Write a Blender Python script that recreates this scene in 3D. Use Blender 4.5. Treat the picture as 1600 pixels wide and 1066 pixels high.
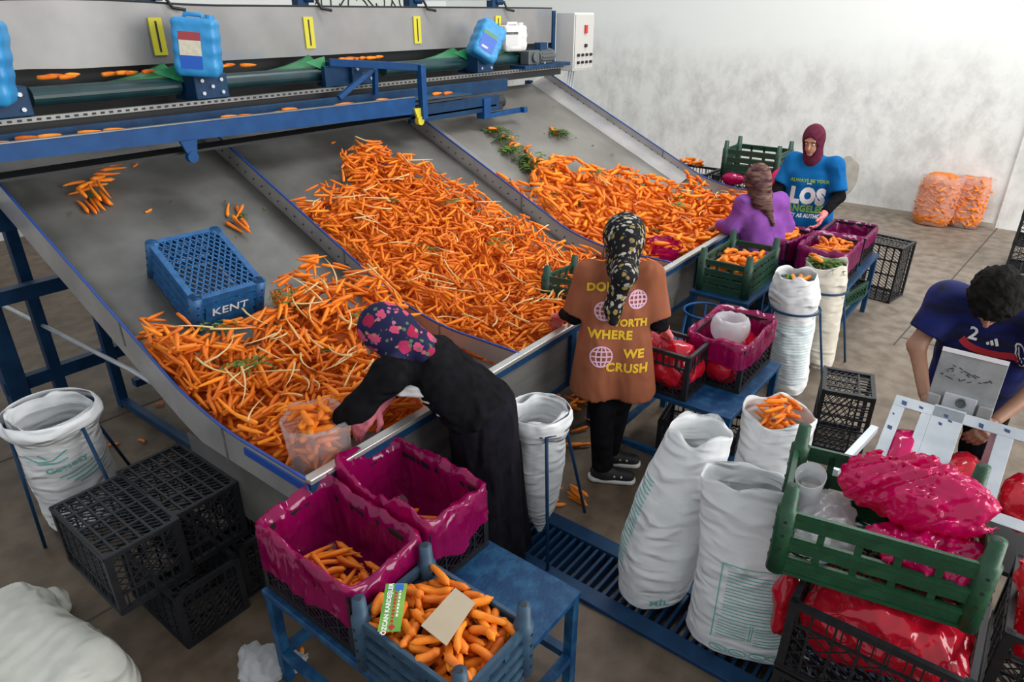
import bpy, bmesh, math, random
import numpy as np
from mathutils import Vector, Matrix, Euler
from mathutils import noise as mnoise
from mathutils.bvhtree import BVHTree
random.seed(7); RNG = np.random.default_rng(7)
R = math.radians; PI = math.pi
S = bpy.context.scene; C = S.collection
for o in list(bpy.data.objects): bpy.data.objects.remove(o)

# ------------------------------------------------------------ camera, world, light
cd = bpy.data.cameras.new('camera'); cam = bpy.data.objects.new('camera', cd); C.objects.link(cam)
cd.lens = 24.0; cd.sensor_width = 36.0; cd.clip_start = 0.05; cd.clip_end = 100
cam.location = (0, 0, 2.5); cam.rotation_euler = (R(90 - 25.7), 0, R(37.8 - 90))
S.camera = cam
w = bpy.data.worlds.new('overcast_sky'); S.world = w; w.use_nodes = True
bg = w.node_tree.nodes['Background']; bg.inputs[0].default_value = (0.93, 0.97, 1.0, 1); bg.inputs[1].default_value = 0.70
def area(name, loc, tgt, sx, sy, power, col=(1, 1, 1)):
    l = bpy.data.lights.new(name, 'AREA'); l.shape = 'RECTANGLE'; l.size = sx; l.size_y = sy; l.energy = power; l.color = col
    o = bpy.data.objects.new(name, l); C.objects.link(o); o.location = loc
    o.rotation_euler = (Vector(tgt) - Vector(loc)).to_track_quat('-Z', 'Y').to_euler(); return o
area('added_side_daylight', (5.0, -7.5, 3.6), (6.0, 2.0, 0.8), 8.0, 4.5, 900, (1.0, 0.98, 0.95))  # added unseen light from the right; no door is built there
area('roof_light_strip', (7.2, 1.2, 6.6), (7.4, 1.5, 0.0), 5.0, 1.0, 260, (1.0, 0.99, 0.97))
S.view_settings.view_transform = 'Standard'; S.view_settings.look = 'None'
S.view_settings.gamma = 1.0; S.view_settings.use_curve_mapping = False
S.view_settings.exposure = 0.14

# ------------------------------------------------------------ mesh helpers
def V3(a): return np.asarray(a, float)
class MB:
    def __init__(s): s.v = []; s.f = []; s.m = []
    def add(s, vs, fs):
        n = len(s.v); s.v += [tuple(map(float, p)) for p in vs]; s.f += [tuple(i + n for i in f) for f in fs]; return s
    def box(s, c, d, rz=0, M=None):
        x, y, z = d[0] / 2, d[1] / 2, d[2] / 2
        vs = [(-x, -y, -z), (x, -y, -z), (x, y, -z), (-x, y, -z), (-x, -y, z), (x, -y, z), (x, y, z), (-x, y, z)]
        if M is None: M = Matrix.Rotation(rz, 3, 'Z')
        vs = [tuple(M @ Vector(p) + Vector(c)) for p in vs]
        return s.add(vs, [(0, 3, 2, 1), (4, 5, 6, 7), (0, 1, 5, 4), (1, 2, 6, 5), (2, 3, 7, 6), (3, 0, 4, 7)])
    def span(s, a, b):
        return s.box([(p + q) / 2 for p, q in zip(a, b)], [abs(q - p) for p, q in zip(a, b)])
    def bar(s, p0, p1, w, h=None, up=(0, 0, 1)):
        h = h or w; p0 = Vector(p0); p1 = Vector(p1); d = p1 - p0; L = d.length; d.normalize()
        u = Vector(up)
        if abs(d.dot(u)) > .98: u = Vector((0, 1, 0))
        sx = d.cross(u).normalized(); sz = sx.cross(d).normalized()
        vs = []
        for t in (0, L):
            for a, b in ((-1, -1), (1, -1), (1, 1), (-1, 1)): vs.append(p0 + d * t + sx * (a * w / 2) + sz * (b * h / 2))
        return s.add(vs, [(0, 1, 2, 3), (7, 6, 5, 4), (0, 4, 5, 1), (1, 5, 6, 2), (2, 6, 7, 3), (3, 7, 4, 0)])
    def tube(s, pts, r, n=8, closed=False, cap=True):
        pts = [Vector(p) for p in pts]; N = len(pts); rr = r if hasattr(r, '__len__') else [r] * N
        vs = []; ref = None
        for i, p in enumerate(pts):
            a = pts[(i - 1) % N] if (closed or i > 0) else p; b = pts[(i + 1) % N] if (closed or i < N - 1) else p
            d = (b - a).normalized()
            if ref is None: ref = d.orthogonal().normalized()
            ref = (ref - d * ref.dot(d)).normalized(); q = d.cross(ref)
            for k in range(n): vs.append(p + (ref * math.cos(2 * PI * k / n) + q * math.sin(2 * PI * k / n)) * rr[i])
        fs = []
        for i in range(N if closed else N - 1):
            j = (i + 1) % N
            for k in range(n): k2 = (k + 1) % n; fs.append((i * n + k, i * n + k2, j * n + k2, j * n + k))
        if cap and not closed: fs.append(tuple(range(n))[::-1]); fs.append(tuple((N - 1) * n + k for k in range(n)))
        return s.add(vs, fs)
    def grid(s, P, cu=False, cv=False):
        nu = len(P); nv = len(P[0]); vs = [p for row in P for p in row]; fs = []
        for i in range(nu if cu else nu - 1):
            for j in range(nv if cv else nv - 1):
                a, b = (i + 1) % nu, (j + 1) % nv
                fs.append((i * nv + j, a * nv + j, a * nv + b, i * nv + b))
        return s.add(vs, fs)
    def cyl(s, p0, p1, r, n=16, r2=None): return s.tube([p0, p1], [r, r if r2 is None else r2], n)
    def ball(s, c, r, n=10, m=6, M=None):
        rr = r if hasattr(r, '__len__') else (r, r, r); vs = []
        for i in range(m + 1):
            a = PI * i / m
            for k in range(n):
                b = 2 * PI * k / n; p = Vector((rr[0] * math.sin(a) * math.cos(b), rr[1] * math.sin(a) * math.sin(b), rr[2] * math.cos(a)))
                if M is not None: p = M @ p
                vs.append(p + Vector(c))
        fs = [(i * n + k, (i + 1) * n + k, (i + 1) * n + (k + 1) % n, i * n + (k + 1) % n) for i in range(m) for k in range(n)]
        return s.add(vs, fs)
    def poly(s, pts, ext):           # planar polygon pts extruded by vector ext
        n = len(pts); e = Vector(ext); vs = [Vector(p) for p in pts] + [Vector(p) + e for p in pts]
        return s.add(vs, [tuple(range(n))[::-1], tuple(range(n, 2 * n))] + [(i, (i + 1) % n, (i + 1) % n + n, i + n) for i in range(n)])
    def mesh(s, name, smooth=False, recalc=True):
        me = bpy.data.meshes.new(name); me.from_pydata(s.v, [], s.f)
        if recalc and len(s.f) < 60000:
            bm = bmesh.new(); bm.from_mesh(me); bmesh.ops.recalc_face_normals(bm, faces=bm.faces); bm.to_mesh(me); bm.free()
        if smooth: me.shade_smooth()
        me.update(); return me
def link(name, me, mat, parent=None, world=False):
    o = bpy.data.objects.new(name, me); C.objects.link(o)
    if mat is not None and len(me.materials) == 0: me.materials.append(mat)
    if parent is not None:
        o.parent = parent
        if world: o.matrix_parent_inverse = parent['_m'] if False else pm(parent).inverted()
    return o
def pm(o):
    m = Matrix.LocRotScale(o.location, o.rotation_euler, o.scale)
    if o.parent: m = pm(o.parent) @ o.matrix_parent_inverse @ m
    return m
def ob(name, mb, mat, parent=None, smooth=False, bevel=0, world=False, solid=0, auto=None):
    me = mb.mesh(name, smooth); o = link(name, me, mat, parent, world)
    if solid:
        m = o.modifiers.new('t', 'SOLIDIFY'); m.thickness = solid; m.offset = 0
    if bevel:
        m = o.modifiers.new('b', 'BEVEL'); m.width = bevel; m.segments = 2; m.limit_method = 'ANGLE'
    return o
def tag(o, label=None, cat=None, group=None, kind=None):
    if label: o['label'] = label
    if cat: o['category'] = cat
    if group: o['group'] = group
    if kind: o['kind'] = kind
    return o
def thing(name, label, cat, loc=(0, 0, 0), rz=0, group=None, rot=None):
    o = bpy.data.objects.new(name, None); C.objects.link(o); o.empty_display_size = .1
    o.location = loc; o.rotation_euler = rot if rot is not None else (0, 0, rz)
    return tag(o, label, cat, group)
def kids(o): return [c for c in C.objects if c.parent == o]
def copy_tree(o, parent=None):
    c = o.copy(); C.objects.link(c); c.parent = parent
    for ch in kids(o): copy_tree(ch, c)
    return c
def nz(x, y, z): return mnoise.noise(Vector((x, y, z)))

# ------------------------------------------------------------ implicit surfaces (bodies, garments, bags)
def smin(a, b, k):
    h = np.clip(.5 + .5 * (b - a) / k, 0, 1); return b + (a - b) * h - k * h * (1 - h)
def cap(a, b, ra, rb=None, flat=False): return ('c', V3(a), V3(b), ra, ra if rb is None else rb, flat)
def rbox(c, half, r, Rm=None): return ('b', V3(c), V3(half), r, None if Rm is None else np.array(Rm))
def ell(c, r, Rm=None): return ('e', V3(c), V3(r), None if Rm is None else np.array(Rm))
def sd(p, P):
    if p[0] == 'c':
        a, b, ra, rb = p[1:5]; ab = b - a; L2 = ab @ ab + 1e-9
        t = np.clip(((P - a) @ ab) / L2, 0, 1)
        d = np.linalg.norm(P - a - t[:, None] * ab, axis=1) - (ra + t * (rb - ra))
        if p[5]: d = np.maximum(d, ((P - b) @ ab) / math.sqrt(L2))
        return d
    q = P - p[1]
    if p[0] == 'b':
        if p[4] is not None: q = q @ p[4]
        q = np.abs(q) - (p[2] - p[3]); return np.linalg.norm(np.maximum(q, 0), axis=1) + np.minimum(q.max(1), 0) - p[3]
    if p[3] is not None: q = q @ p[3]
    k0 = np.linalg.norm(q / p[2], axis=1); k1 = np.linalg.norm(q / p[2] ** 2, axis=1) + 1e-9
    return k0 * (k0 - 1) / k1
def field(prims, k=.03, cuts=(), sub=(), disp=None):
    def f(P):
        d = None
        for p in prims:
            e = sd(p, P); d = e if d is None else smin(d, e, k)
        if disp is not None: d = d + disp(P)
        for p in sub: d = np.maximum(d, -sd(p, P))
        for c, n in cuts: d = np.maximum(d, (P - V3(c)) @ V3(n))
        return d
    lo = []; hi = []
    for p in prims:
        if p[0] == 'c':
            r = max(p[3], p[4]); lo.append(np.minimum(p[1], p[2]) - r); hi.append(np.maximum(p[1], p[2]) + r)
        else: r = max(p[2]) * (1.0 if p[0] == 'e' else 1.74); lo.append(p[1] - r); hi.append(p[1] + r)
    return f, np.min(lo, 0) - .03, np.max(hi, 0) + .03
def snet(f, lo, hi, h):
    n = np.ceil((hi - lo) / h).astype(int) + 1
    ax = [lo[i] + h * np.arange(n[i]) for i in range(3)]
    G = np.stack(np.meshgrid(*ax, indexing='ij'), -1).reshape(-1, 3)
    val = np.concatenate([f(G[i:i + 200000]) for i in range(0, len(G), 200000)]).reshape(n)
    ins = val < 0; c = n - 1
    def sh(a, o): return a[o[0]:o[0] + c[0], o[1]:o[1] + c[1], o[2]:o[2] + c[2]]
    cor = [(i, j, k) for i in (0, 1) for j in (0, 1) for k in (0, 1)]
    cnt = sum(sh(ins, o).astype(int) for o in cor); act = (cnt > 0) & (cnt < 8)
    acc = np.zeros(tuple(c) + (3,)); m = np.zeros(tuple(c))
    for a in cor:
        for d in range(3):
            if a[d]: continue
            b = list(a); b[d] = 1
            va, vb = sh(val, a), sh(val, b); x = (va < 0) != (vb < 0)
            t = np.where(x, va / np.where(x, va - vb, 1), 0)
            for q in range(3): acc[..., q] += np.where(x, a[q] + (t if q == d else 0), 0)
            m += x
    idx = -np.ones(tuple(c), int); ii = np.argwhere(act); idx[act] = np.arange(len(ii))
    vs = lo + (ii + acc[act] / m[act][:, None]) * h
    fs = []
    for d in range(3):
        s0 = [slice(None)] * 3; s1 = [slice(None)] * 3; s0[d] = slice(0, -1); s1[d] = slice(1, None)
        x = ins[tuple(s0)] != ins[tuple(s1)]
        e = np.argwhere(x); u, v = [(1, 2), (2, 0), (0, 1)][d]
        ok = (e[:, u] > 0) & (e[:, v] > 0) & (e[:, u] < c[u]) & (e[:, v] < c[v]) & (e[:, d] < c[d]); e = e[ok]
        q = []
        for du, dv in ((0, 0), (-1, 0), (-1, -1), (0, -1)):
            p = e.copy(); p[:, u] += du; p[:, v] += dv; q.append(idx[p[:, 0], p[:, 1], p[:, 2]])
        q = np.stack(q, 1); fl = ins[e[:, 0], e[:, 1], e[:, 2]]
        q[~fl] = q[~fl][:, ::-1]; fs.append(q)
    return vs, np.concatenate(fs)
def npmesh(name, vs, fs, smooth=True):
    me = bpy.data.meshes.new(name); me.vertices.add(len(vs)); me.vertices.foreach_set('co', np.asarray(vs, np.float32).ravel())
    k = fs.shape[1]; me.loops.add(fs.size); me.loops.foreach_set('vertex_index', fs.astype(np.int32).ravel())
    me.polygons.add(len(fs)); me.polygons.foreach_set('loop_start', (np.arange(len(fs)) * k).astype(np.int32))
    me.polygons.foreach_set('loop_total', np.full(len(fs), k, np.int32)); me.update(calc_edges=True)
    if smooth: me.shade_smooth()
    return me
def blob(name, prims, mat, parent=None, h=.012, k=.03, cuts=(), sub=(), disp=None, extra=None):
    f, lo, hi = field(prims, k, cuts, sub, disp); vs, fs = snet(f, lo, hi, h)
    if extra:
        for pr, hh, kk in extra:
            f2, lo2, hi2 = field(pr, kk); v2, q2 = snet(f2, lo2, hi2, hh); fs = np.concatenate([fs, q2 + len(vs)]); vs = np.concatenate([vs, v2])
    return link(name, npmesh(name, vs, fs), mat, parent)
def wrinkle(freq, amp, seed, st=(1, 1, 1)):
    g = np.random.default_rng(seed); D = g.normal(size=(6, 3)) * V3(st); D /= np.linalg.norm(D, axis=1)[:, None]; ph = g.uniform(0, 6.28, 6); fr = freq * g.uniform(.6, 1.6, 6)
    def f(P):
        d = 0
        for i in range(6): d = d + np.sin(P @ D[i] * fr[i] + ph[i] + 1.5 * np.sin(P @ D[(i + 2) % 6] * fr[i] * .5))
        return d * amp / 3
    return f

def crease(freq, amp, seed, st=(1, 1, 1)):
    g = np.random.default_rng(seed); D = g.normal(size=(5, 3)) * V3(st); D /= np.linalg.norm(D, axis=1)[:, None]; ph = g.uniform(0, 6.28, 5); fr = freq * g.uniform(.5, 1.7, 5)
    def f(P):
        d = 0
        for i in range(5): d = d + np.abs(np.sin(P @ D[i] * fr[i] + ph[i] + 1.8 * np.sin(P @ D[(i + 2) % 5] * fr[i] * .6 + ph[i]))) - .64
        return d * amp / 2
    return f

# ------------------------------------------------------------ materials
def mat(name, col, rough=.5, metal=0.0, col2=None, vs=6.0, vd=4, lo=.35, hi=.65, bump=0, bs=60, spec=.5, coat=0, stretch=None, rnd=0, tint=0, sheen=0, wr=None):
    m = bpy.data.materials.new(name); m.use_nodes = True; nt = m.node_tree; N = nt.nodes; L = nt.links
    b = N['Principled BSDF']; b.inputs['Roughness'].default_value = rough; b.inputs['Metallic'].default_value = metal
    b.inputs['Specular IOR Level'].default_value = spec; b.inputs['Coat Weight'].default_value = coat
    if sheen: b.inputs['Sheen Weight'].default_value = sheen
    b.inputs['Base Color'].default_value = (*col, 1)
    tc = N.new('ShaderNodeTexCoord'); mp = N.new('ShaderNodeMapping'); L.new(tc.outputs['Object'], mp.inputs[0])
    if stretch: mp.inputs['Scale'].default_value = stretch
    out = None
    if col2 is not None:
        t = N.new('ShaderNodeTexNoise'); t.inputs['Scale'].default_value = vs; t.inputs['Detail'].default_value = vd; L.new(mp.outputs[0], t.inputs['Vector'])
        r = N.new('ShaderNodeValToRGB'); r.color_ramp.elements[0].position = lo; r.color_ramp.elements[1].position = hi
        r.color_ramp.elements[0].color = (*col, 1); r.color_ramp.elements[1].color = (*col2, 1)
        L.new(t.outputs['Fac'], r.inputs[0]); out = r.outputs[0]
    if rnd or tint:
        hs = N.new('ShaderNodeHueSaturation')
        if rnd: src = N.new('ShaderNodeObjectInfo').outputs['Random']; amt = rnd
        else: a = N.new('ShaderNodeAttribute'); a.attribute_name = 'tint'; src = a.outputs['Fac']; amt = tint
        mr = N.new('ShaderNodeMapRange'); mr.inputs[3].default_value = 1 - amt; mr.inputs[4].default_value = 1 + amt; L.new(src, mr.inputs[0]); L.new(mr.outputs[0], hs.inputs['Value'])
        m2 = N.new('ShaderNodeMapRange'); m2.inputs[3].default_value = .5 - amt * .035; m2.inputs[4].default_value = .5 + amt * .035; L.new(src, m2.inputs[0]); L.new(m2.outputs[0], hs.inputs['Hue'])
        if out: L.new(out, hs.inputs['Color'])
        else: hs.inputs['Color'].default_value = (*col, 1)
        out = hs.outputs[0]
    if out: L.new(out, b.inputs['Base Color'])
    if bump:
        t = N.new('ShaderNodeTexNoise'); t.inputs['Scale'].default_value = bs; t.inputs['Detail'].default_value = 5; L.new(mp.outputs[0], t.inputs['Vector'])
        bp = N.new('ShaderNodeBump'); bp.inputs['Strength'].default_value = bump; bp.inputs['Distance'].default_value = .02; L.new(t.outputs['Fac'], bp.inputs['Height']); L.new(bp.outputs[0], b.inputs['Normal'])
        if wr:
            m3 = N.new('ShaderNodeMapping'); m3.inputs['Scale'].default_value = wr[2]; L.new(tc.outputs['Object'], m3.inputs[0])
            t3 = N.new('ShaderNodeTexNoise'); t3.noise_type = 'RIDGED_MULTIFRACTAL'; t3.inputs['Scale'].default_value = wr[1]; t3.inputs['Detail'].default_value = 3; t3.inputs['Distortion'].default_value = .5; L.new(m3.outputs[0], t3.inputs['Vector'])
            b3 = N.new('ShaderNodeBump'); b3.inputs['Strength'].default_value = wr[0]; b3.inputs['Distance'].default_value = .045; L.new(t3.outputs['Fac'], b3.inputs['Height']); L.new(b3.outputs[0], bp.inputs['Normal'])
    return m
def film(name, col, alpha, rough=.18, bs=14, bstr=.6, tcol=None, trans=.35):
    m = bpy.data.materials.new(name); m.use_nodes = True; nt = m.node_tree; N = nt.nodes; L = nt.links
    b = N['Principled BSDF']; b.inputs['Base Color'].default_value = (*col, 1); b.inputs['Roughness'].default_value = rough; b.inputs['Specular IOR Level'].default_value = .8
    tl = N.new('ShaderNodeBsdfTranslucent'); tl.inputs[0].default_value = (*col, 1)
    mx = N.new('ShaderNodeMixShader'); mx.inputs[0].default_value = trans; L.new(b.outputs[0], mx.inputs[1]); L.new(tl.outputs[0], mx.inputs[2])
    tr = N.new('ShaderNodeBsdfTransparent'); tr.inputs[0].default_value = (*(tcol or col), 1)
    m2 = N.new('ShaderNodeMixShader'); m2.inputs[0].default_value = alpha; L.new(tr.outputs[0], m2.inputs[1]); L.new(mx.outputs[0], m2.inputs[2])
    L.new(m2.outputs[0], N['Material Output'].inputs[0])
    tc = N.new('ShaderNodeTexCoord'); t = N.new('ShaderNodeTexNoise'); t.noise_type = 'RIDGED_MULTIFRACTAL'; t.inputs['Scale'].default_value = bs * .55; t.inputs['Detail'].default_value = 3; t.inputs['Distortion'].default_value = .6
    L.new(tc.outputs['Object'], t.inputs['Vector']); bp = N.new('ShaderNodeBump'); bp.inputs['Strength'].default_value = bstr; bp.inputs['Distance'].default_value = .03
    L.new(t.outputs['Fac'], bp.inputs['Height']); L.new(bp.outputs[0], b.inputs['Normal']); return m
def pattern(name, base, spots, scale, size, stretch=(1, 1, 1), rough=.8):
    m = bpy.data.materials.new(name); m.use_nodes = True; nt = m.node_tree; N = nt.nodes; L = nt.links
    b = N['Principled BSDF']; b.inputs['Roughness'].default_value = rough; b.inputs['Specular IOR Level'].default_value = .2
    tc = N.new('ShaderNodeTexCoord'); cur = None
    for i, (cols, sc, sz) in enumerate(spots):
        mp = N.new('ShaderNodeMapping'); L.new(tc.outputs['Object'], mp.inputs[0]); mp.inputs['Scale'].default_value = stretch; mp.inputs['Location'].default_value = (i * 3.3, i * 1.7, i); mp.inputs['Rotation'].default_value = (.5, .4 + i, .6)
        v = N.new('ShaderNodeTexVoronoi'); v.inputs['Scale'].default_value = sc; L.new(mp.outputs[0], v.inputs['Vector'])
        n = N.new('ShaderNodeTexNoise'); n.inputs['Scale'].default_value = sc * 3; L.new(tc.outputs['Object'], n.inputs['Vector'])
        ad = N.new('ShaderNodeMath'); ad.operation = 'MULTIPLY_ADD'; ad.inputs[1].default_value = .35; L.new(n.outputs['Fac'], ad.inputs[0]); L.new(v.outputs['Distance'], ad.inputs[2])
        lt = N.new('ShaderNodeMath'); lt.operation = 'LESS_THAN'; lt.inputs[1].default_value = sz + .17; L.new(ad.outputs[0], lt.inputs[0])
        cr = N.new('ShaderNodeValToRGB'); cr.color_ramp.interpolation = 'CONSTANT'
        e = cr.color_ramp.elements
        while len(e) < len(cols): e.new(1)
        for k, c in enumerate(cols): e[k].position = k / len(cols); e[k].color = (*c, 1)
        L.new(v.outputs['Color'], cr.inputs[0])
        mx = N.new('ShaderNodeMix'); mx.data_type = 'RGBA'; L.new(lt.outputs[0], mx.inputs[0]); mx.inputs[6].default_value = (*base, 1)
        if cur: L.new(cur, mx.inputs[6])
        L.new(cr.outputs[0], mx.inputs[7]); cur = mx.outputs[2]
    L.new(cur, b.inputs['Base Color']); return m
MT = {}
MT['steel'] = mat('brushed_steel', (.17, .17, .17), .40, .5, (.26, .255, .245), 3, 6, bump=.03, bs=200, stretch=(1, 5, 5))
MT['steel_dirty_shaded'] = mat('dirty_shaded_steel_sheet', (.12, .118, .11), .38, .5, (.24, .235, .222), 2.2, 8, bump=.04, bs=120)  # mottled dirt; base also darkened to paint in the dark hall's reflection
MT['steel_lit'] = mat('lit_steel_sheet', (.19, .18, .16), .40, .45, (.28, .265, .24), 2.0, 8, bump=.04, bs=120)  # same sheet, lighter base painted in for its brighter reflection
MT['steel_plate'] = mat('divider_steel', (.36, .35, .35), .34, .5, (.46, .445, .435), 4, 5)
MT['lip'] = mat('lip_steel', (.52, .52, .50), .32, .7, (.62, .61, .58), 10, 4)
MT['hopper'] = mat('hopper_sheet', (.21, .205, .20), .5, .35, (.31, .305, .30), 1.6, 7, bump=.03, bs=90)
def overspray(m, col, pos, hi_):
    nt = m.node_tree; N = nt.nodes; L = nt.links; b = N['Principled BSDF']; src = b.inputs['Base Color'].links[0].from_socket
    tc = N.new('ShaderNodeTexCoord'); t = N.new('ShaderNodeTexNoise'); t.inputs['Scale'].default_value = .95; t.inputs['Detail'].default_value = 6; mp = N.new('ShaderNodeMapping'); mp.inputs['Location'].default_value = (3.1, 0, .7); L.new(tc.outputs['Object'], mp.inputs[0]); L.new(mp.outputs[0], t.inputs['Vector'])
    r = N.new('ShaderNodeMapRange'); r.inputs[1].default_value = pos; r.inputs[2].default_value = hi_; r.inputs[4].default_value = .75; L.new(t.outputs['Fac'], r.inputs[0])
    mx = N.new('ShaderNodeMix'); mx.data_type = 'RGBA'; L.new(r.outputs[0], mx.inputs[0]); L.new(src, mx.inputs[6]); mx.inputs[7].default_value = (*col, 1); L.new(mx.outputs[2], b.inputs['Base Color'])
overspray(MT['hopper'], (.10, .19, .33), .58, .72)
MT['blue'] = mat('blue_paint', (.004, .028, .078), .48, 0, (.007, .044, .115), 9, 6, bump=.05, bs=80, spec=.25)
MT['blue_light'] = mat('bright_blue_paint', (.003, .048, .165), .45, 0, (.006, .066, .21), 9, 6, spec=.25)
MT['blue_edge'] = mat('blue_edge_trim', (.012, .06, .30), .4)
MT['table_blue'] = mat('worn_blue_table', (.004, .040, .115), .45, 0, (.018, .10, .21), 16, 9, lo=.45, hi=.75, bump=.08, bs=60, spec=.25)
MT['dark'] = mat('dark_rubber', (.012, .013, .015), .6)
MT['roller'] = mat('shaded_teal_roller', (.006, .028, .035), .3, 0, (.01, .045, .05), 6)  # dark colour stands in for the belt's shadowed underside
MT['green_belt'] = mat('green_belt', (.02, .20, .07), .32, 0, (.03, .27, .10), 4)
MT['yellow'] = mat('yellow_gauge', (.62, .55, .03), .5)
MT['black_plastic'] = mat('black_crate_plastic', (.006, .007, .010), .45, 0, (.014, .016, .022), 22, 6, lo=.45, hi=.8)
MT['green_plastic'] = mat('green_crate_plastic', (.005, .050, .020), .45, 0, (.012, .085, .034), 14, 8, lo=.4, hi=.75, bump=.1, bs=70)
MT['green_far'] = mat('dark_green_crate_plastic', (.003, .032, .017), .5, 0, (.006, .05, .026), 14, 5)
MT['blue_plastic'] = mat('slate_blue_crate_plastic', (.014, .048, .092), .5, 0, (.035, .085, .135), 16, 7, lo=.45, hi=.75)
MT['bluecrate2'] = mat('bright_blue_crate_plastic', (.008, .07, .21), .45, 0, (.018, .12, .30), 20, 7)
MT['white_sack'] = mat('white_woven_sack', (.72, .74, .76), .6, 0, (.80, .81, .82), 9, 5, bump=.25, bs=420, wr=(.8, 6.5, (1, 1, 2.6)))
MT['beige_sack'] = mat('beige_woven_sack', (.58, .53, .44), .7, 0, (.66, .61, .53), 9, 5, bump=.25, bs=420, wr=(.8, 6.5, (1, 1, 2.6)))
MT['dirty_sack'] = mat('dirty_woven_sack', (.42, .43, .38), .7, 0, (.60, .60, .55), 4, 7, bump=.25, bs=380, wr=(.8, 6.5, (1, 1, 2.6)))
MT['teal'] = mat('teal_print', (.12, .48, .44), .7)
MT['carrot'] = mat('carrot_skin', (.73, .17, .010), .45, 0, (.82, .235, .020), 30, 4, bump=.12, bs=160, rnd=.16, spec=.3)
MT['carrot_s'] = mat('carrot_skin_pile', (.75, .168, .008), .48, 0, (.82, .225, .016), 30, 3, tint=.2, spec=.28)
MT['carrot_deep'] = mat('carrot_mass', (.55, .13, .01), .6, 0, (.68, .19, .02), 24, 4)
MT['root'] = mat('pale_root', (.72, .50, .22), .6)
MT['leaf'] = mat('carrot_leaf', (.05, .12, .015), .6, 0, (.12, .20, .03), 30)
MT['magenta'] = film('magenta_film', (.42, .004, .13), .62, .10, 16, 1.0, (.78, .07, .32), .3)
MT['magenta_far'] = film('purple_magenta_film', (.30, .008, .13), .8, .2, 14, .7, (.6, .06, .28), .4)
MT['red_film'] = film('red_carrot_bag_film', (.66, .010, .035), .93, .14, 16, .8, (.8, .2, .2))
MT['pink_film'] = film('hot_pink_film', (.70, .004, .15), .9, .12, 10, .5, (.85, .1, .3), .4)
MT['clear'] = film('clear_film', (.85, .82, .82), .27, .15, 18, .6, (.97, .95, .95))
MT['milky'] = film('milky_film', (.75, .76, .78), .55, .2, 18, .4, (.92, .94, .96))
MT['skin'] = mat('skin', (.42, .22, .14), .55, 0, (.50, .27, .18), 12)
MT['skin_dark'] = mat('tan_skin', (.30, .15, .09), .5, 0, (.36, .19, .12), 12)
MT['black_cloth'] = mat('black_cloth', (.0055, .0055, .007), .9, 0, (.009, .009, .011), 20, spec=.06, bump=.05, bs=300, wr=(.9, 10, (1, 1, 1)))
MT['skirt'] = mat('dark_skirt_cloth', (.007, .0065, .010), .9, 0, (.011, .010, .015), 20, spec=.08, bump=.05, bs=300, wr=(1.0, 7, (2.2, 2.2, .5)))
MT['brown_shirt'] = mat('brown_shirt_cloth', (.26, .082, .040), .85, 0, (.30, .10, .052), 5, spec=.15, bump=.05, bs=300, wr=(.6, 7, (1.5, 1.5, .7)))
MT['purple'] = mat('purple_knit', (.20, .055, .30), .9, 0, (.26, .085, .37), 9, spec=.15, bump=.05, bs=300, wr=(.7, 8, (1, 1, 1)))
MT['blue_shirt'] = mat('blue_shirt_cloth', (.002, .095, .30), .85, 0, (.004, .13, .36), 6, spec=.15, bump=.05, bs=300, wr=(.6, 7, (1, 1, .8)))
MT['jersey'] = mat('jersey_cloth', (.003, .004, .030), .75, 0, (.004, .012, .12), 10, 3, lo=.4, hi=.62, spec=.3, stretch=(.35, 1, 1.6), bump=.05, bs=300, wr=(.6, 7, (1, 1, 1)))
MT['burgundy'] = mat('burgundy_scarf', (.085, .012, .030), .9, 0, (.12, .02, .045), 30, spec=.15)
MT['scarf_olive'] = mat('burgundy_olive_scarf', (.05, .02, .03), .9, 0, (.20, .12, .09), 22, 6, lo=.4, hi=.65, spec=.1, stretch=(.5, .5, 2))
MT['floral'] = pattern('navy_floral_scarf', (.012, .012, .05), [([(.35, .02, .08), (.5, .06, .14), (.3, .01, .05)], 15, .42), ([(.30, .20, .10), (.08, .14, .06), (.4, .12, .2)], 30, .26)], 10, .3)
MT['leafscarf'] = pattern('black_leaf_scarf', (.008, .008, .010), [([(.45, .42, .36), (.28, .20, .06), (.36, .34, .32)], 24, .36), ([(.12, .13, .12), (.32, .28, .2)], 32, .26)], 10, .3, (1, 2.4, 1))
MT['pink_glove'] = mat('pink_rubber_glove', (.72, .16, .17), .45, 0, (.78, .22, .22), 30)
MT['pink_cuff'] = mat('pink_towel_cloth', (.72, .20, .26), .9)
MT['undershirt'] = mat('striped_undershirt', (.62, .61, .62), .9, 0, (.70, .69, .70), 9)
MT['hair'] = mat('black_hair', (.004, .0035, .0035), .8, 0, (.008, .007, .006), 60, bump=.4, bs=90, spec=.12)
MT['shoe'] = mat('black_shoe', (.015, .015, .017), .6); MT['sole'] = mat('white_sole', (.72, .72, .70), .6)
MT['white'] = mat('white_print', (.78, .78, .78), .7); MT['print_yellow'] = mat('yellow_print', (.75, .45, .02), .8)
MT['print_pink'] = mat('pink_print', (.72, .42, .55), .8); MT['print_green'] = mat('green_print', (.22, .42, .08), .8); MT['print_red'] = mat('red_print', (.45, .02, .03), .8)
MT['cardboard'] = mat('cardboard', (.42, .34, .24), .85, 0, (.46, .38, .27), 8)
MT['can_blue'] = mat('sky_blue_can', (.02, .24, .55), .4, 0, (.035, .30, .62), 8)
MT['can_white'] = mat('white_can', (.75, .75, .74), .35)
MT['cabinet'] = mat('cabinet_paint', (.58, .59, .58), .4); MT['cab_face'] = mat('cabinet_face', (.50, .49, .47), .4)
MT['motor'] = mat('motor_grey', (.10, .115, .12), .5, .3)
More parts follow.
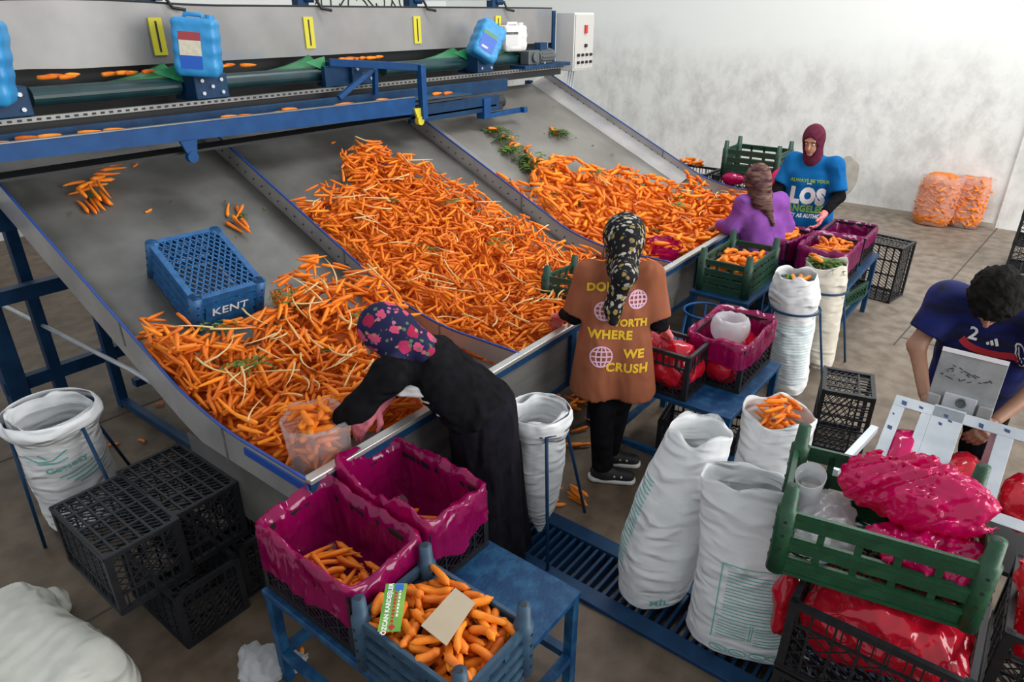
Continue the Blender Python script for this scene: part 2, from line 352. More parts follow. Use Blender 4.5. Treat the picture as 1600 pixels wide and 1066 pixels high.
MT['grey_metal'] = mat('grey_painted_metal', (.42, .46, .50), .4, .3, (.52, .56, .60), 8, 5)
MT['grey_board'] = mat('scuffed_grey_board', (.22, .23, .23), .5, .2, (.34, .35, .35), 9, 7)
MT['sign_white'] = mat('sign_white', (.72, .76, .70), .6)
MT['hose'] = mat('green_hose', (.06, .30, .08), .4)
# setting
def floor_mat():
    m = bpy.data.materials.new('worn_concrete'); m.use_nodes = True; nt = m.node_tree; N = nt.nodes; L = nt.links; b = N['Principled BSDF']
    tc = N.new('ShaderNodeTexCoord'); n1 = N.new('ShaderNodeTexNoise'); n1.inputs['Scale'].default_value = .9; n1.inputs['Detail'].default_value = 9; n1.inputs['Roughness'].default_value = .65
    n2 = N.new('ShaderNodeTexNoise'); n2.inputs['Scale'].default_value = 7; n2.inputs['Detail'].default_value = 9
    L.new(tc.outputs['Object'], n1.inputs['Vector']); L.new(tc.outputs['Object'], n2.inputs['Vector'])
    r1 = N.new('ShaderNodeValToRGB'); r1.color_ramp.elements[0].position = .3; r1.color_ramp.elements[0].color = (.080, .054, .032, 1); r1.color_ramp.elements[1].position = .7; r1.color_ramp.elements[1].color = (.185, .138, .095, 1)
    r2 = N.new('ShaderNodeValToRGB'); r2.color_ramp.elements[0].position = .35; r2.color_ramp.elements[0].color = (.45, .40, .36, 1); r2.color_ramp.elements[1].position = .62; r2.color_ramp.elements[1].color = (1, 1, 1, 1)
    L.new(n1.outputs['Fac'], r1.inputs[0]); L.new(n2.outputs['Fac'], r2.inputs[0])
    # the slab colour grows paler along x, towards the far wall
    sp = N.new('ShaderNodeSeparateXYZ'); L.new(tc.outputs['Object'], sp.inputs[0]); mr = N.new('ShaderNodeMapRange'); mr.inputs[1].default_value = 3.5; mr.inputs[2].default_value = 7.0; L.new(sp.outputs[0], mr.inputs[0])
    cl = N.new('ShaderNodeMix'); cl.data_type = 'RGBA'; L.new(mr.outputs[0], cl.inputs[0]); L.new(r1.outputs[0], cl.inputs[6]); cl.inputs[7].default_value = (.235, .196, .155, 1)
    mx = N.new('ShaderNodeMix'); mx.data_type = 'RGBA'; mx.blend_type = 'MULTIPLY'; mx.inputs[0].default_value = .75; L.new(cl.outputs[2], mx.inputs[6]); L.new(r2.outputs[0], mx.inputs[7]); L.new(mx.outputs[2], b.inputs['Base Color'])
    rr = N.new('ShaderNodeMapRange'); rr.inputs[3].default_value = .38; rr.inputs[4].default_value = .75; L.new(n1.outputs['Fac'], rr.inputs[0]); L.new(rr.outputs[0], b.inputs['Roughness'])
    bp = N.new('ShaderNodeBump'); bp.inputs['Strength'].default_value = .15; bp.inputs['Distance'].default_value = .02; L.new(n2.outputs['Fac'], bp.inputs['Height']); L.new(bp.outputs[0], b.inputs['Normal']); return m
def wall_mat():
    m = bpy.data.materials.new('grimy_whitewash'); m.use_nodes = True; nt = m.node_tree; N = nt.nodes; L = nt.links; b = N['Principled BSDF']; b.inputs['Roughness'].default_value = .8
    tc = N.new('ShaderNodeTexCoord'); mp = N.new('ShaderNodeMapping'); mp.inputs['Scale'].default_value = (1, 1, .8); L.new(tc.outputs['Object'], mp.inputs[0])
    n1 = N.new('ShaderNodeTexNoise'); n1.inputs['Scale'].default_value = 3.4; n1.inputs['Detail'].default_value = 10; n1.inputs['Roughness'].default_value = .7; L.new(mp.outputs[0], n1.inputs['Vector'])
    sp = N.new('ShaderNodeSeparateXYZ'); L.new(tc.outputs['Object'], sp.inputs[0])
    n3 = N.new('ShaderNodeTexNoise'); n3.inputs['Scale'].default_value = .8; n3.inputs['Detail'].default_value = 4; L.new(tc.outputs['Object'], n3.inputs['Vector'])
    zz = N.new('ShaderNodeMath'); zz.operation = 'MULTIPLY_ADD'; zz.inputs[1].default_value = 1.6; L.new(n3.outputs['Fac'], zz.inputs[0]); L.new(sp.outputs[2], zz.inputs[2])
    mr = N.new('ShaderNodeMapRange'); mr.inputs[1].default_value = 2.3; mr.inputs[2].default_value = 3.1; mr.inputs[3].default_value = 1; mr.inputs[4].default_value = 0; L.new(zz.outputs[0], mr.inputs[0])
    r = N.new('ShaderNodeValToRGB'); r.color_ramp.elements[0].position = .36; r.color_ramp.elements[0].color = (.56, .555, .54, 1); r.color_ramp.elements[1].position = .58; r.color_ramp.elements[1].color = (.74, .74, .72, 1); L.new(n1.outputs['Fac'], r.inputs[0])
    mx = N.new('ShaderNodeMix'); mx.data_type = 'RGBA'; mx.inputs[6].default_value = (.80, .82, .80, 1); L.new(mr.outputs[0], mx.inputs[0]); L.new(r.outputs[0], mx.inputs[7]); L.new(mx.outputs[2], b.inputs['Base Color'])
    bp = N.new('ShaderNodeBump'); bp.inputs['Strength'].default_value = .2; bp.inputs['Distance'].default_value = .02; L.new(n1.outputs['Fac'], bp.inputs['Height']); L.new(bp.outputs[0], b.inputs['Normal']); return m
MT['floor'] = floor_mat(); MT['wall'] = wall_mat()

# ------------------------------------------------------------ setting
def struct(name, mb, m, parent=None, **k):
    o = ob(name, mb, m, parent, **k); o['kind'] = 'structure'; return o
DX0, DX1, DY0, DY1 = 2.13, 2.43, -1.2, 1.80     # drain channel in the floor
b = MB(); z0 = -.12
for a, c in (((-3, -6, z0), (DX0, 10, 0)), ((DX1, -6, z0), (10.8, 10, 0)), ((DX0, -6, z0), (DX1, DY0, 0)), ((DX0, DY1, z0), (DX1, 10, 0))): b.span(a, c)
b.span((DX0, DY0, z0 - .02), (DX1, DY1, z0))
floor = struct('floor', b, MT['floor'])
for i, (p, q) in enumerate((((-3, 4.75, .001), (3.0, 4.55, .001)), ((-3, 3.05, .001), (.75, 2.9, .001)), ((6.0, .62, .001), (10.6, .30, .001)), ((6.0, -5, .001), (6.2, .6, .001)))):
    o = ob('floor_joint', MB().bar(p, q, .012, .004), mat('joint_dark', (.07, .06, .05), .9), floor)
struct('wall_far', MB().span((10.6, -6, 0), (10.8, 10, 5.2)), MT['wall'])
struct('wall_back', MB().span((-3, 9.8, 0), (10.6, 10, 5.2)), MT['wall'])
struct('trim_1', MB().span((10.57, -6, 0), (10.6, .33, 5.2)), MT['wall'])        # shallow pilaster of the far wall
struct('trim_2', MB().span((10.575, .33, 0), (10.6, 10, .05)), mat('skirting_dust', (.36, .32, .27), .9))
pl = MB(); pts = []
for k in range(28):
    a = 2 * PI * k / 28; rr = 1 + .18 * nz(math.cos(a) * 1.4, math.sin(a) * 1.4, 3.1); pts.append((10.592, 2.22 + .16 * rr * math.cos(a), .42 + .27 * rr * math.sin(a)))
pl.poly(pts, (.006, 0, 0)); o = ob('patch', pl, mat('grey_mortar', (.40, .37, .33), .9, 0, (.5, .47, .42), 8), bpy.data.objects['wall_far'])
# drain grate
g = thing('drain_grate', 'long blue slatted drain grate set into the concrete floor', 'grate', (2.28, 0.3, 0))
for xx in (DX0 - .02, DX1 + .02): ob('frame_rail', MB().span((xx - .045, DY0, -.01), (xx + .045, DY1 + .04, .022)), MT['blue'], g, bevel=.004, world=True)
ob('frame_rail', MB().span((DX0 - .06, DY1, -.01), (DX1 + .06, DY1 + .07, .020)), MT['blue'], g, world=True)
sl = MB().span((-.13, -.007, -.04), (.13, .007, .012)).mesh('slat'); yy = DY0 + .03
while yy < DY1:
    o = link('slat', sl, MT['blue'], g, True); o.location = (2.28, yy, 0); yy += .045

# ------------------------------------------------------------ the sorting table (three chutes, dividers, lip, frame)
X0, D1, D2, X3 = 1.22, 2.60, 4.45, 7.0; YL, YT = 1.97, 4.95
def zc(y):                       # chute floor
    t = .813 + .463 * (y - 2.9); a = .685
    return float(smin(np.array(-t), np.array(-a), .05) * -1)
def zt(y):                       # top edge of sides and dividers
    if y < 2.4: return .855
    if y < 2.9: t = (y - 2.4) / .5; return .855 + .0855 * t * t * (1.35 - .35 * t)
    return .9405 + .463 * (y - 2.9)
YS = [YL + (YT - YL) * i / 40 for i in range(41)]
T = thing('sorting_table', 'long steel sorting table with three sloping chutes on a blue frame', 'sorting table', ((X0 + X3) / 2, 3.4, 0))
bays = [(X0, D1), (D1, D2), (D2, X3)]
for i, (a, c) in enumerate(bays):
    P = [[(x, y, zc(y)) for x in np.linspace(a, c, 7)] for y in YS]
    o = ob('chute_sheet', MB().grid(P), MT['steel_lit' if i == 2 else 'steel_dirty_shaded'], T, smooth=True, world=True, solid=.004)
    for x, sgn in ((a, 1), (c, -1)) if i == 2 else ():                                                        # sloped side flap along each divider
        wd = .26 if i == 2 else .12
        P = [[(x + sgn * .004, y, zc(y) + .055), (x + sgn * wd, y, zc(y) + .003)] for y in YS if y > 3.0]
        ob('side_flap', MB().grid(P), MT['steel_plate'], T, world=True, solid=.003)
for x in (X0, D1, D2, X3):
    outer = x in (X0, X3)
    lowz = lambda y: (zc(y) - (.07 if outer else 0)) if y > 2.9 else (zc(2.9) - (.07 if outer else 0)) + (y - 2.9) * ((.30 if outer else .08) / .93)
    P = [[(x, y, max(lowz(y), .47)), (x, y, zt(y))] for y in YS]
    ob('side_plate' if outer else 'divider_plate', MB().grid(P), MT['steel_plate'], T, world=True, solid=.006)
    ob('edge_trim', MB().tube([(x, y, zt(y) + .004) for y in YS], .007, 6), MT['blue_edge'], T, smooth=True, world=True)
    bm_ = MB()
    for k in range(26):
        y = 2.75 + k * .082
        for sg in ((-1,) if x != X0 else (1,)): bm_.ball((x + sg * .008, y, zc(y) + .058), .006, 6, 4)
    tag(ob('bolt_row', bm_, MT['dark'], T, world=True), kind='stuff')
    for y in (2.55, 3.35):
        for sg in (-1, 1): ob('seam_strip', MB().span((x + sg * .004, y - .006, zc(y)), (x + sg * .007, y + .006, zt(y))), MT['steel'], T, world=True)
ob('front_lip', MB().span((X0, YL - .035, .838), (X3, YL + .012, .862)), MT['lip'], T, bevel=.004, world=True)
ob('front_sheet', MB().span((X0, YL - .006, .47), (X3, YL, .84)), MT['steel'], T, world=True)
ob('front_rail', MB().span((X0, YL - .03, .80), (X3, YL - .006, .836)), MT['blue'], T, world=True)
ob('front_rail', MB().span((X0, YL - .014, .445), (X3, YL + .05, .485)), MT['blue'], T, world=True)
ob('left_rail', MB().span((X0 - .012, YL - .02, .80), (X0 - .003, 2.38, .835)), MT['blue_edge'], T, world=True)
ob('left_panel', MB().span((X0 - .004, YL, .40), (X0, 2.9, .70)), MT['steel_dirty_shaded'], T, world=True)
for x in (1.27, 2.2, 3.44, 4.9, 6.9): ob('leg', MB().span((x - .03, YL - .02, 0), (x + .03, YL + .04, .80)), MT['blue'], T, bevel=.003, world=True)
for x in (3.10, 5.4): ob('stiffener', MB().span((x - .025, YL - .03, .45), (x + .025, YL - .006, .80)), MT['blue'], T, world=True)
for x in (1.60, 4.2, 6.8):
    ob('leg', MB().span((x - .03, 4.68, 0), (x + .03, 4.74, zc(4.7) - .02)), MT['blue'], T, bevel=.003, world=True)
    ob('floor_runner', MB().span((x - .025, 2.0, .02), (x + .025, 4.7, .07)), MT['blue'], T, world=True)
for (x, wd) in ((1.37, .035), (1.12, .06), (4.2, .035), (6.9, .035)): ob('leg', MB().span((x - wd, 5.1 - wd, 0), (x + wd, 5.1 + wd, 1.78)), MT['blue'], T, bevel=.003, world=True)
ob('cross_beam', MB().span((1.05, 5.055, .20), (X3, 5.12, .29)), MT['blue'], T, world=True)
ob('cross_beam', MB().span((1.05, 4.88, .86), (X3, 4.96, .95)), MT['blue'], T, world=True)
ob('cross_beam', MB().span((1.0, 4.66, 1.36), (X3, 4.70, 1.52)), MT['blue'], T, world=True)
ob('cross_beam', MB().span((1.60, 4.40, .25), (2.6, 4.46, .30)), MT['blue'], T, world=True)
ob('water_pipe', MB().tube([(1.33, 5.9, .60), (1.43, 3.95, .60), (1.46, 3.3, .56), (1.46, 2.9, .4)], .014, 8), MT['grey_metal'], T, smooth=True, world=True)

# ------------------------------------------------------------ grading machine above the chutes
G = thing('grading_machine', 'grey grading machine with long steel hopper, green belts and rollers', 'machine', (4.2, 5.0, 0))
hp = MB(); top = []; bot = []
for i in range(25):
    x = .9 + (7.12 - .9) * i / 24; zl = 2.545 + (.03 * math.sin(PI * min(1, max(0, (x - 1.2) / 1.6))) if x < 2.8 else 0)
    top.append((x, 4.95, zl)); bot.append((x, 4.95, 2.185 + .012 * (x < 1.9)))
hp.grid([bot, top]); ob('hopper_sheet', hp, MT['hopper'], G, world=True, solid=.006)
ob('hopper_rim', MB().tube(top, .008, 6), MT['dark'], G, world=True)
ob('hopper_end', MB().span((7.09, 4.95, 2.19), (7.12, 5.5, 2.54)), MT['hopper'], G, world=True)
ob('shade_back_sheet', MB().span((1.0, 5.16, 1.80), (7.1, 5.18, 2.19)), MT['dark'], G, world=True)  # added dark sheet standing in for shade in the gap under the hopper
hb = MB(); hb.grid([[(x, 5.5, 2.19) for x, _, _ in top], [(x, 5.5, 2.45) for x, _, _ in top]]); ob('hopper_sheet', hb, MT['hopper'], G, world=True, solid=.006)
for x in (2.50, 3.73, 4.94, 6.13):
    gp = ob('gauge_plate', MB().span((x - .045, 4.935, 2.24), (x + .045, 4.947, 2.47)), MT['yellow'], G, world=True)
    ob('slot', MB().span((x - .006, 4.932, 2.26), (x + .006, 4.936, 2.45)), MT['dark'], gp, world=True)
    pb = ob('post', MB().span((x - .05, 4.97, 2.2), (x + .05, 5.05, 2.72)), MT['blue'], G, world=True)
    cr = MB().tube([(x + .06, 4.97, 2.60), (x + .09, 4.93, 2.60), (x + .13, 4.92, 2.53), (x + .20, 4.88, 2.515)], .012, 6); ob('crank_handle', cr, MT['dark'], G, smooth=True, world=True)
    ob('crank_hub', MB().cyl((x + .02, 4.98, 2.60), (x + .08, 4.94, 2.60), .03, 10), MT['blue'], G, world=True)
ob('tie_rod', MB().tube([(4.9, 4.99, 2.60), (6.1, 4.99, 2.62)], .006, 6), MT['grey_metal'], G, world=True)
for a, c in ((1.60, 2.50), (2.76, 3.70), (4.35, 5.42), (5.66, 6.32)):
    ob('roller', MB().cyl((a, 4.80, 2.055), (c, 4.80, 2.055), .056, 20), MT['roller'], G, smooth=False, world=True)
    P = []
    for x in np.linspace(a, c, 9):
        t = (x - a) / (c - a); e = t ** 4 - .5 * (1 - t)
        P.append([(x, 4.80 + .14 * u, 2.108 + .085 * u * e) for u in np.linspace(0, 1, 6)])
    ob('belt', MB().grid(P), MT['green_belt'], G, smooth=True, world=True, solid=.004)
    ob('belt_guard', MB().poly([(c - .16, 4.79, 2.15), (c + .02, 4.77, 2.185), (c + .02, 4.76, 2.075), (c - .05, 4.75, 2.10)], (0, .012, 0)), MT['green_belt'], G, world=True)
    ob('end_plate', MB().span((c + .02, 4.68, 1.96), (c + .05, 4.9, 2.15)), MT['blue'], G, world=True)
ob('perforated_rail', MB().span((1.0, 4.64, 1.935), (7.0, 4.68, 1.965)), MT['steel'], G, world=True)
ph = MB(); x = 1.3
while x < 6.9: ph.span((x, 4.636, 1.944), (x + .022, 4.641, 1.956)); x += .05
tag(ob('perforation', ph, MT['dark'], G, world=True), kind='stuff')
ob('drive_shaft', MB().span((1.0, 4.72, 1.86), (7.0, 4.80, 1.93)), MT['dark'], G, world=True)
for x in (1.42, 2.64, 3.98, 5.54, 6.45):
    gb = ob('bearing_block', MB().span((x - .12, 4.62, 1.97), (x + .12, 4.78, 2.13)), MT['blue'], G, bevel=.008, world=True)
    for dx, dz in ((-.07, .03), (.07, .03), (-.07, .11), (.07, .11), (0, .07)): ob('bolt', MB().cyl((x + dx, 4.625, 1.98 + dz), (x + dx, 4.605, 1.98 + dz), .013, 6), MT['grey_metal'], gb, world=True)
mo = thing('gear_motor', 'grey finned gear motor on the blue end bracket', 'motor', (6.45, 4.66, 2.0))
mb_ = MB().cyl((6.42, 4.66, 2.075), (6.70, 4.66, 2.075), .07, 18)
for k in range(14):
    a = 2 * PI * k / 14; mb_.bar((6.45, 4.66 + .074 * math.cos(a), 2.075 + .074 * math.sin(a)), (6.66, 4.66 + .074 * math.cos(a), 2.075 + .074 * math.sin(a)), .008, .012)
ob('finned_body', mb_, MT['motor'], mo, world=True)
ob('gearbox', MB().span((6.22, 4.60, 2.0), (6.42, 4.72, 2.14)).cyl((6.32, 4.60, 2.07), (6.32, 4.57, 2.07), .05, 14), MT['motor'], mo, bevel=.012, world=True)
ob('terminal_box', MB().span((6.45, 4.62, 2.14), (6.58, 4.70, 2.21)), MT['blue'], mo, world=True)
ob('motor_bracket', MB().span((6.1, 4.56, 1.965), (6.95, 4.76, 2.0)), MT['blue'], mo, world=True)
# control cabinet
K = thing('control_cabinet', 'grey electrical control cabinet with round push buttons beside the hopper', 'cabinet', (7.45, 4.85, 1.88))
ob('body', MB().span((7.22, 4.70, 1.88), (7.64, 4.95, 2.50)), MT['cabinet'], K, bevel=.006, world=True)
dr = ob('door', MB().span((7.235, 4.688, 1.90), (7.63, 4.70, 2.48)), MT['cab_face'], K, bevel=.004, world=True)
for r_, zz in ((0, 2.05), (1, 1.97)):
    for q in range(4):
        kx = 7.30 + q * .09; ob('push_button', MB().cyl((kx, 4.688, zz), (kx, 4.665, zz), .017, 12), MT['dark'], dr, world=True)
ob('main_switch', MB().span((7.42, 4.67, 2.28), (7.47, 4.688, 2.37)), mat('red_switch', (.5, .03, .02), .4), dr, world=True)
ob('selector_knob', MB().cyl((7.45, 4.688, 2.15), (7.45, 4.665, 2.15), .02, 12), MT['dark'], dr, world=True)
ob('post', MB().span((7.16, 4.96, 0), (7.22, 5.02, 2.52)), MT['blue'], K, world=True)
for k in range(3): ob('cable', MB().tube([(7.30 + .05 * k, 4.8, 1.89), (7.28 + .06 * k, 4.82, 1.6), (7.2 + .03 * k, 4.86, 1.2)], .008, 6), MT['grey_metal'], K, smooth=True, world=True)
# cross conveyor in front of the rollers
B = thing('belt_conveyor', 'blue belt conveyor crossing over the top of the chutes', 'conveyor', (3.5, 4.4, 1.7))
fb = MB(); fb.poly([(.9, 4.24, 1.815), (4.17, 4.24, 1.745), (4.17, 4.24, 1.876), (.9, 4.24, 1.90)], (0, .02, 0)); ob('front_beam', fb, MT['blue_light'], B, world=True)
ob('beam_trim', MB().bar((.9, 4.25, 1.902), (4.17, 4.25, 1.878), .03, .006), MT['steel'], B, world=True)
ob('conveyor_belt', MB().poly([(.9, 4.26, 1.872), (4.9, 4.26, 1.845), (4.9, 4.52, 1.845), (.9, 4.52, 1.872)], (0, 0, -.01)), mat('blue_belt', (.008, .05, .10), .45), B, world=True)
ob('rear_beam', MB().span((.9, 4.52, 1.79), (5.76, 4.56, 1.905)), MT['blue'], B, bevel=.004, world=True)
ob('front_beam', MB().span((4.17, 4.30, 1.66), (5.35, 4.34, 1.80)), MT['blue'], B, bevel=.004, world=True)
ob('under_tray', MB().span((.9, 4.30, 1.70), (5.3, 4.5, 1.715)), MT['dark'], B, world=True)
ob('portal_frame', MB().bar((3.66, 4.64, 2.15), (4.24, 4.24, 2.10), .05, .055).bar((4.24, 4.22, 2.12), (4.24, 4.22, 1.70), .055, .055, (1, 0, 0)), MT['blue_light'], B, bevel=.004, world=True)
ob('brace', MB().bar((3.95, 4.48, 2.09), (3.62, 4.52, 1.90), .035, .035).bar((3.98, 4.48, 2.09), (3.98, 4.50, 1.90), .035, .035, (1, 0, 0)), MT['blue_light'], B, world=True)
ob('sheet_box', MB().span((3.62, 4.66, 1.97), (3.95, 4.70, 2.12)), MT['blue'], B, world=True)
ob('end_bracket', MB().span((5.10, 4.28, 1.60), (5.20, 4.38, 1.78)).span((5.18, 4.30, 1.60), (5.75, 4.36, 1.64)).span((5.69, 4.26, 1.60), (5.75, 4.32, 1.65)), MT['blue_light'], B, bevel=.004, world=True)
ob('drive_motor', MB().cyl((5.26, 4.40, 1.72), (5.5, 4.40, 1.72), .06, 14).span((5.3, 4.34, 1.65), (5.45, 4.46, 1.70)), MT['dark'], B, world=True)
for x in (2.20, 4.20): ob('caster', MB().poly([(x - .06, 4.22, 1.79), (x + .05, 4.22, 1.79), (x + .03, 4.22, 1.69), (x - .02, 4.22, 1.69)], (0, .02, 0)).cyl((x, 4.21, 1.69), (x, 4.25, 1.69), .035, 14), MT['blue_light'] if x < 3 else MT['yellow'], B, world=True)
# banner on the back wall, seen over the hopper
sg = thing('wall_banner', 'white banner with dark calligraphy behind the hopper', 'banner', (9.0, 9.79, 2.6))
ob('panel', MB().span((7.3, 9.77, 2.45), (9.6, 9.80, 3.5)), MT['sign_white'], sg, world=True)
ob('border', MB().span((7.22, 9.765, 2.45), (7.34, 9.775, 3.5)), mat('brown_border', (.20, .10, .06), .7), sg, world=True)
cal = MB(); gr = random.Random(3)
for k in range(9):
    x = 7.55 + k * .22; pts = [(x + .2 * t + .05 * math.sin(5 * t + k), 9.765, 2.62 + .10 * math.sin(4 * t + k * 1.7) + .02 * k % .07) for t in np.linspace(0, 1, 8)]; cal.tube(pts, .012, 5)
tag(ob('calligraphy', cal, MT['dark'], sg, world=True), kind='stuff')
# jerry cans
def jerry(label, loc, rot, mt, Wd, Dp, Ht, lab):
    j = thing('jerry_can', label, 'jerry can', loc, rot=rot)
    bd = blob('body', [rbox((0, 0, Ht / 2), (Wd / 2, Dp / 2, Ht / 2), .035)], mt, j, h=.011, k=.02, disp=lambda P: .0035 * np.sin(P[:, 2] * 70) * (np.abs(P[:, 0]) > Wd * .2))
    ob('handle', MB().tube([(-Wd * .25, 0, Ht - .03), (-Wd * .22, 0, Ht + .02), (Wd * .15, 0, Ht + .02), (Wd * .18, 0, Ht - .03)], .016, 8), mt, j, smooth=True)
    ob('cap', MB().cyl((Wd * .33, 0, Ht - .03), (Wd * .33, 0, Ht + .025), .03, 14), mt, j)
    for (x0, x1, z0_, z1_, m_) in lab: ob('sticker', MB().span((x0, -Dp / 2 - .004, z0_), (x1, -Dp / 2 + .004, z1_)), m_, j)
    return j
cy, cr_, cw, cb = mat('sticker_cream', (.6, .55, .4), .5, 0, (.7, .66, .55), 30), mat('sticker_red', (.35, .05, .06), .5), MT['white'], mat('sticker_blue', (.01, .10, .5), .4)
jerry('sky blue jerry can with a coloured sticker standing left on the machine', (2.57, 4.62, 2.12), (0, R(5), R(-38)), MT['can_blue'], .27, .25, .35, [(-.09, .04, .05, .13, cb), (-.09, .04, .13, .22, cy), (-.09, .04, .22, .27, cr_)])
jerry('blue jerry can cut by the left edge of the picture', (1.30, 4.60, 2.06), (0, R(8), R(-30)), MT['can_blue'], .30, .22, .42, [])
jerry('tilted light blue jerry can with a dark blue label', (5.42, 4.60, 2.10), (R(-10), R(30), R(-28)), MT['can_blue'], .27, .20, .34, [(-.10, .06, .06, .20, cb), (-.10, .05, .20, .235, MT['green_belt']), (-.07, .0, .08, .10, cw)])
jerry('white jerry can with a grey label beside the motor', (6.20, 4.80, 2.13), (0, 0, R(-30)), MT['can_white'], .26, .2, .25, [(-.12, .02, .06, .19, MT['cabinet']), (-.12, .02, .165, .19, MT['dark'])])

# ------------------------------------------------------------ carrots: shapes and settling
def carrot_mesh(L, r, bend, tip, seed, n=10, rings=9):
    g = random.Random(seed); pts = []; rad = []
    for i in range(rings):
        t = i / (rings - 1); q = 1 - (1 - tip) * t ** 1.25
        e = math.sqrt(max(0, 1 - (1 - min(1, t / .09)) ** 2)) if t < .09 else (math.sqrt(max(.06, 1 - ((t - .9) / .1) ** 2)) if t > .9 else 1)
        rad.append(max(.002, r * q * max(.35, e) * (1 + g.uniform(-.04, .04))))
        pts.append(((t - .5) * L, bend * L * math.sin(PI * t) + g.uniform(-.01, .01) * L * .3, 0))
    m = MB().tube(pts, rad, n); m.tube([(-.5 * L - .006, 0, 0), (-.5 * L + .004, 0, 0)], [r * .22, r * .3], 6)
    return m.mesh('carrot', True)
CARROTS = [(carrot_mesh(L, r, bd, tp, i), L, r) for i, (L, r, bd, tp) in enumerate([(.15, .0125, .03, .35), (.13, .0125, -.05, .45), (.16, .0115, .02, .25), (.115, .014, .06, .6), (.14, .0135, 0, .5), (.095, .014, .1, .7)])]
BIG = [(carrot_mesh(L, r, bd, tp, 20 + i), L, r) for i, (L, r, bd, tp) in enumerate([(.115, .0155, .05, .75), (.10, .016, -.08, .8), (.13, .0150, .03, .65), (.085, .0165, .1, .85), (.12, .014, .12, .7)])]
class Heap:
    def __init__(s, x0, x1, y0, y1, base, dx=.006):
        s.x0, s.y0, s.dx = x0, y0, dx; s.nx = int((x1 - x0) / dx) + 1; s.ny = int((y1 - y0) / dx) + 1
        X, Y = np.meshgrid(x0 + dx * np.arange(s.nx), y0 + dx * np.arange(s.ny), indexing='ij'); s.X, s.Y = X, Y; s.H = base(X, Y)
    tilt = .13
    def slope(s, x, y, yaw): return 0.0
    def idx(s, x, y): return np.clip(((x - s.x0) / s.dx + .5).astype(int), 0, s.nx - 1), np.clip(((y - s.y0) / s.dx + .5).astype(int), 0, s.ny - 1)
    T9 = np.linspace(-.5, .5, 9); W3 = np.array([-.75, 0, .75]); T25 = np.linspace(-.5, .5, 25); W5 = np.array([-1, -.55, 0, .55, 1])
    def drop(s, x, y, yaw, L, r, sink=.0, commit=True):
        c, q = math.cos(yaw), math.sin(yaw); t = s.T9 * L; w_ = s.W3 * r
        px = x + t[:, None] * c - w_[None] * q; py = y + t[:, None] * q + w_[None] * c; i, j = s.idx(px, py)
        a = (s.H[i, j] + np.sqrt(r * r - w_ * w_)[None]).max(1)
        A = a[:4][:, None]; B_ = a[5:][None]; ta = t[:4][:, None]; tb = t[5:][None]
        z = (A * tb - B_ * ta) / (tb - ta); k = np.unravel_index(z.argmax(), z.shape); zc_ = z[k]; sl = (a[5 + k[1]] - a[k[0]]) / (t[5 + k[1]] - t[k[0]])
        if a[4] > zc_: zc_ = a[4]
        sl0 = s.slope(x, y, yaw); sc_ = float(np.clip(sl, sl0 - s.tilt, sl0 + s.tilt))
        if abs(sc_ - sl) > 1e-6: zc_ = np.sort(a - sc_ * t)[-3:].mean()
        sl = sc_; zc_ -= sink
        if commit: s.put(x, y, yaw, L, r, zc_, sl)
        return zc_, sl
    def put(s, x, y, yaw, L, r, z, sl):
        c, q = math.cos(yaw), math.sin(yaw); t = s.T25 * L; w_ = s.W5 * r
        px = x + t[:, None] * c - w_[None] * q; py = y + t[:, None] * q + w_[None] * c; i, j = s.idx(px, py)
        top = z + sl * t[:, None] + np.sqrt(np.maximum(0, r * r - w_ * w_))[None] + 0 * px; np.maximum.at(s.H, (i, j), top)
def place_carrot(pos, yaw, slope, var, label, group, scale=1, roll=None, mt='carrot'):
    me, L, r = var
    if len(me.materials) == 0: me.materials.append(MT[mt])
    o = bpy.data.objects.new('carrot', me); C.objects.link(o)
    Rm = Matrix.Rotation(yaw, 3, 'Z') @ Matrix.Rotation(-math.atan(slope), 3, 'Y') @ Matrix.Rotation(random.uniform(0, 6.28) if roll is None else roll, 3, 'X')
    if random.random() < .5: Rm = Rm @ Matrix.Rotation(PI, 3, 'Z')
    o.rotation_euler = Rm.to_euler(); o.location = pos; o.scale = (scale,) * 3
    return tag(o, label, 'carrot', group)
def fill(heap, rnd_xy, n, variants, label, group, tries=4, yawf=None, scale=1, sink=.004, okf=None):
    for _ in range(n):
        var = random.choice(variants); best = None
        for _t in range(60):
            x, y = rnd_xy(); yaw = yawf() if yawf else random.uniform(0, 2 * PI)
            if (okf and not okf(x, y, yaw, var[1] * scale)) or (_t > tries * 2 and best): continue
            z, sl = heap.drop(x, y, yaw, var[1] * scale, var[2] * scale, sink, False)
            if best is None or z < best[0]: best = (z, sl, x, y, yaw)
        if best is None: continue
        z, sl, x, y, yaw = best; heap.put(x, y, yaw, var[1] * scale, var[2] * scale, z, sl)
        place_carrot((x, y, z), yaw, sl, var, label, group, scale)
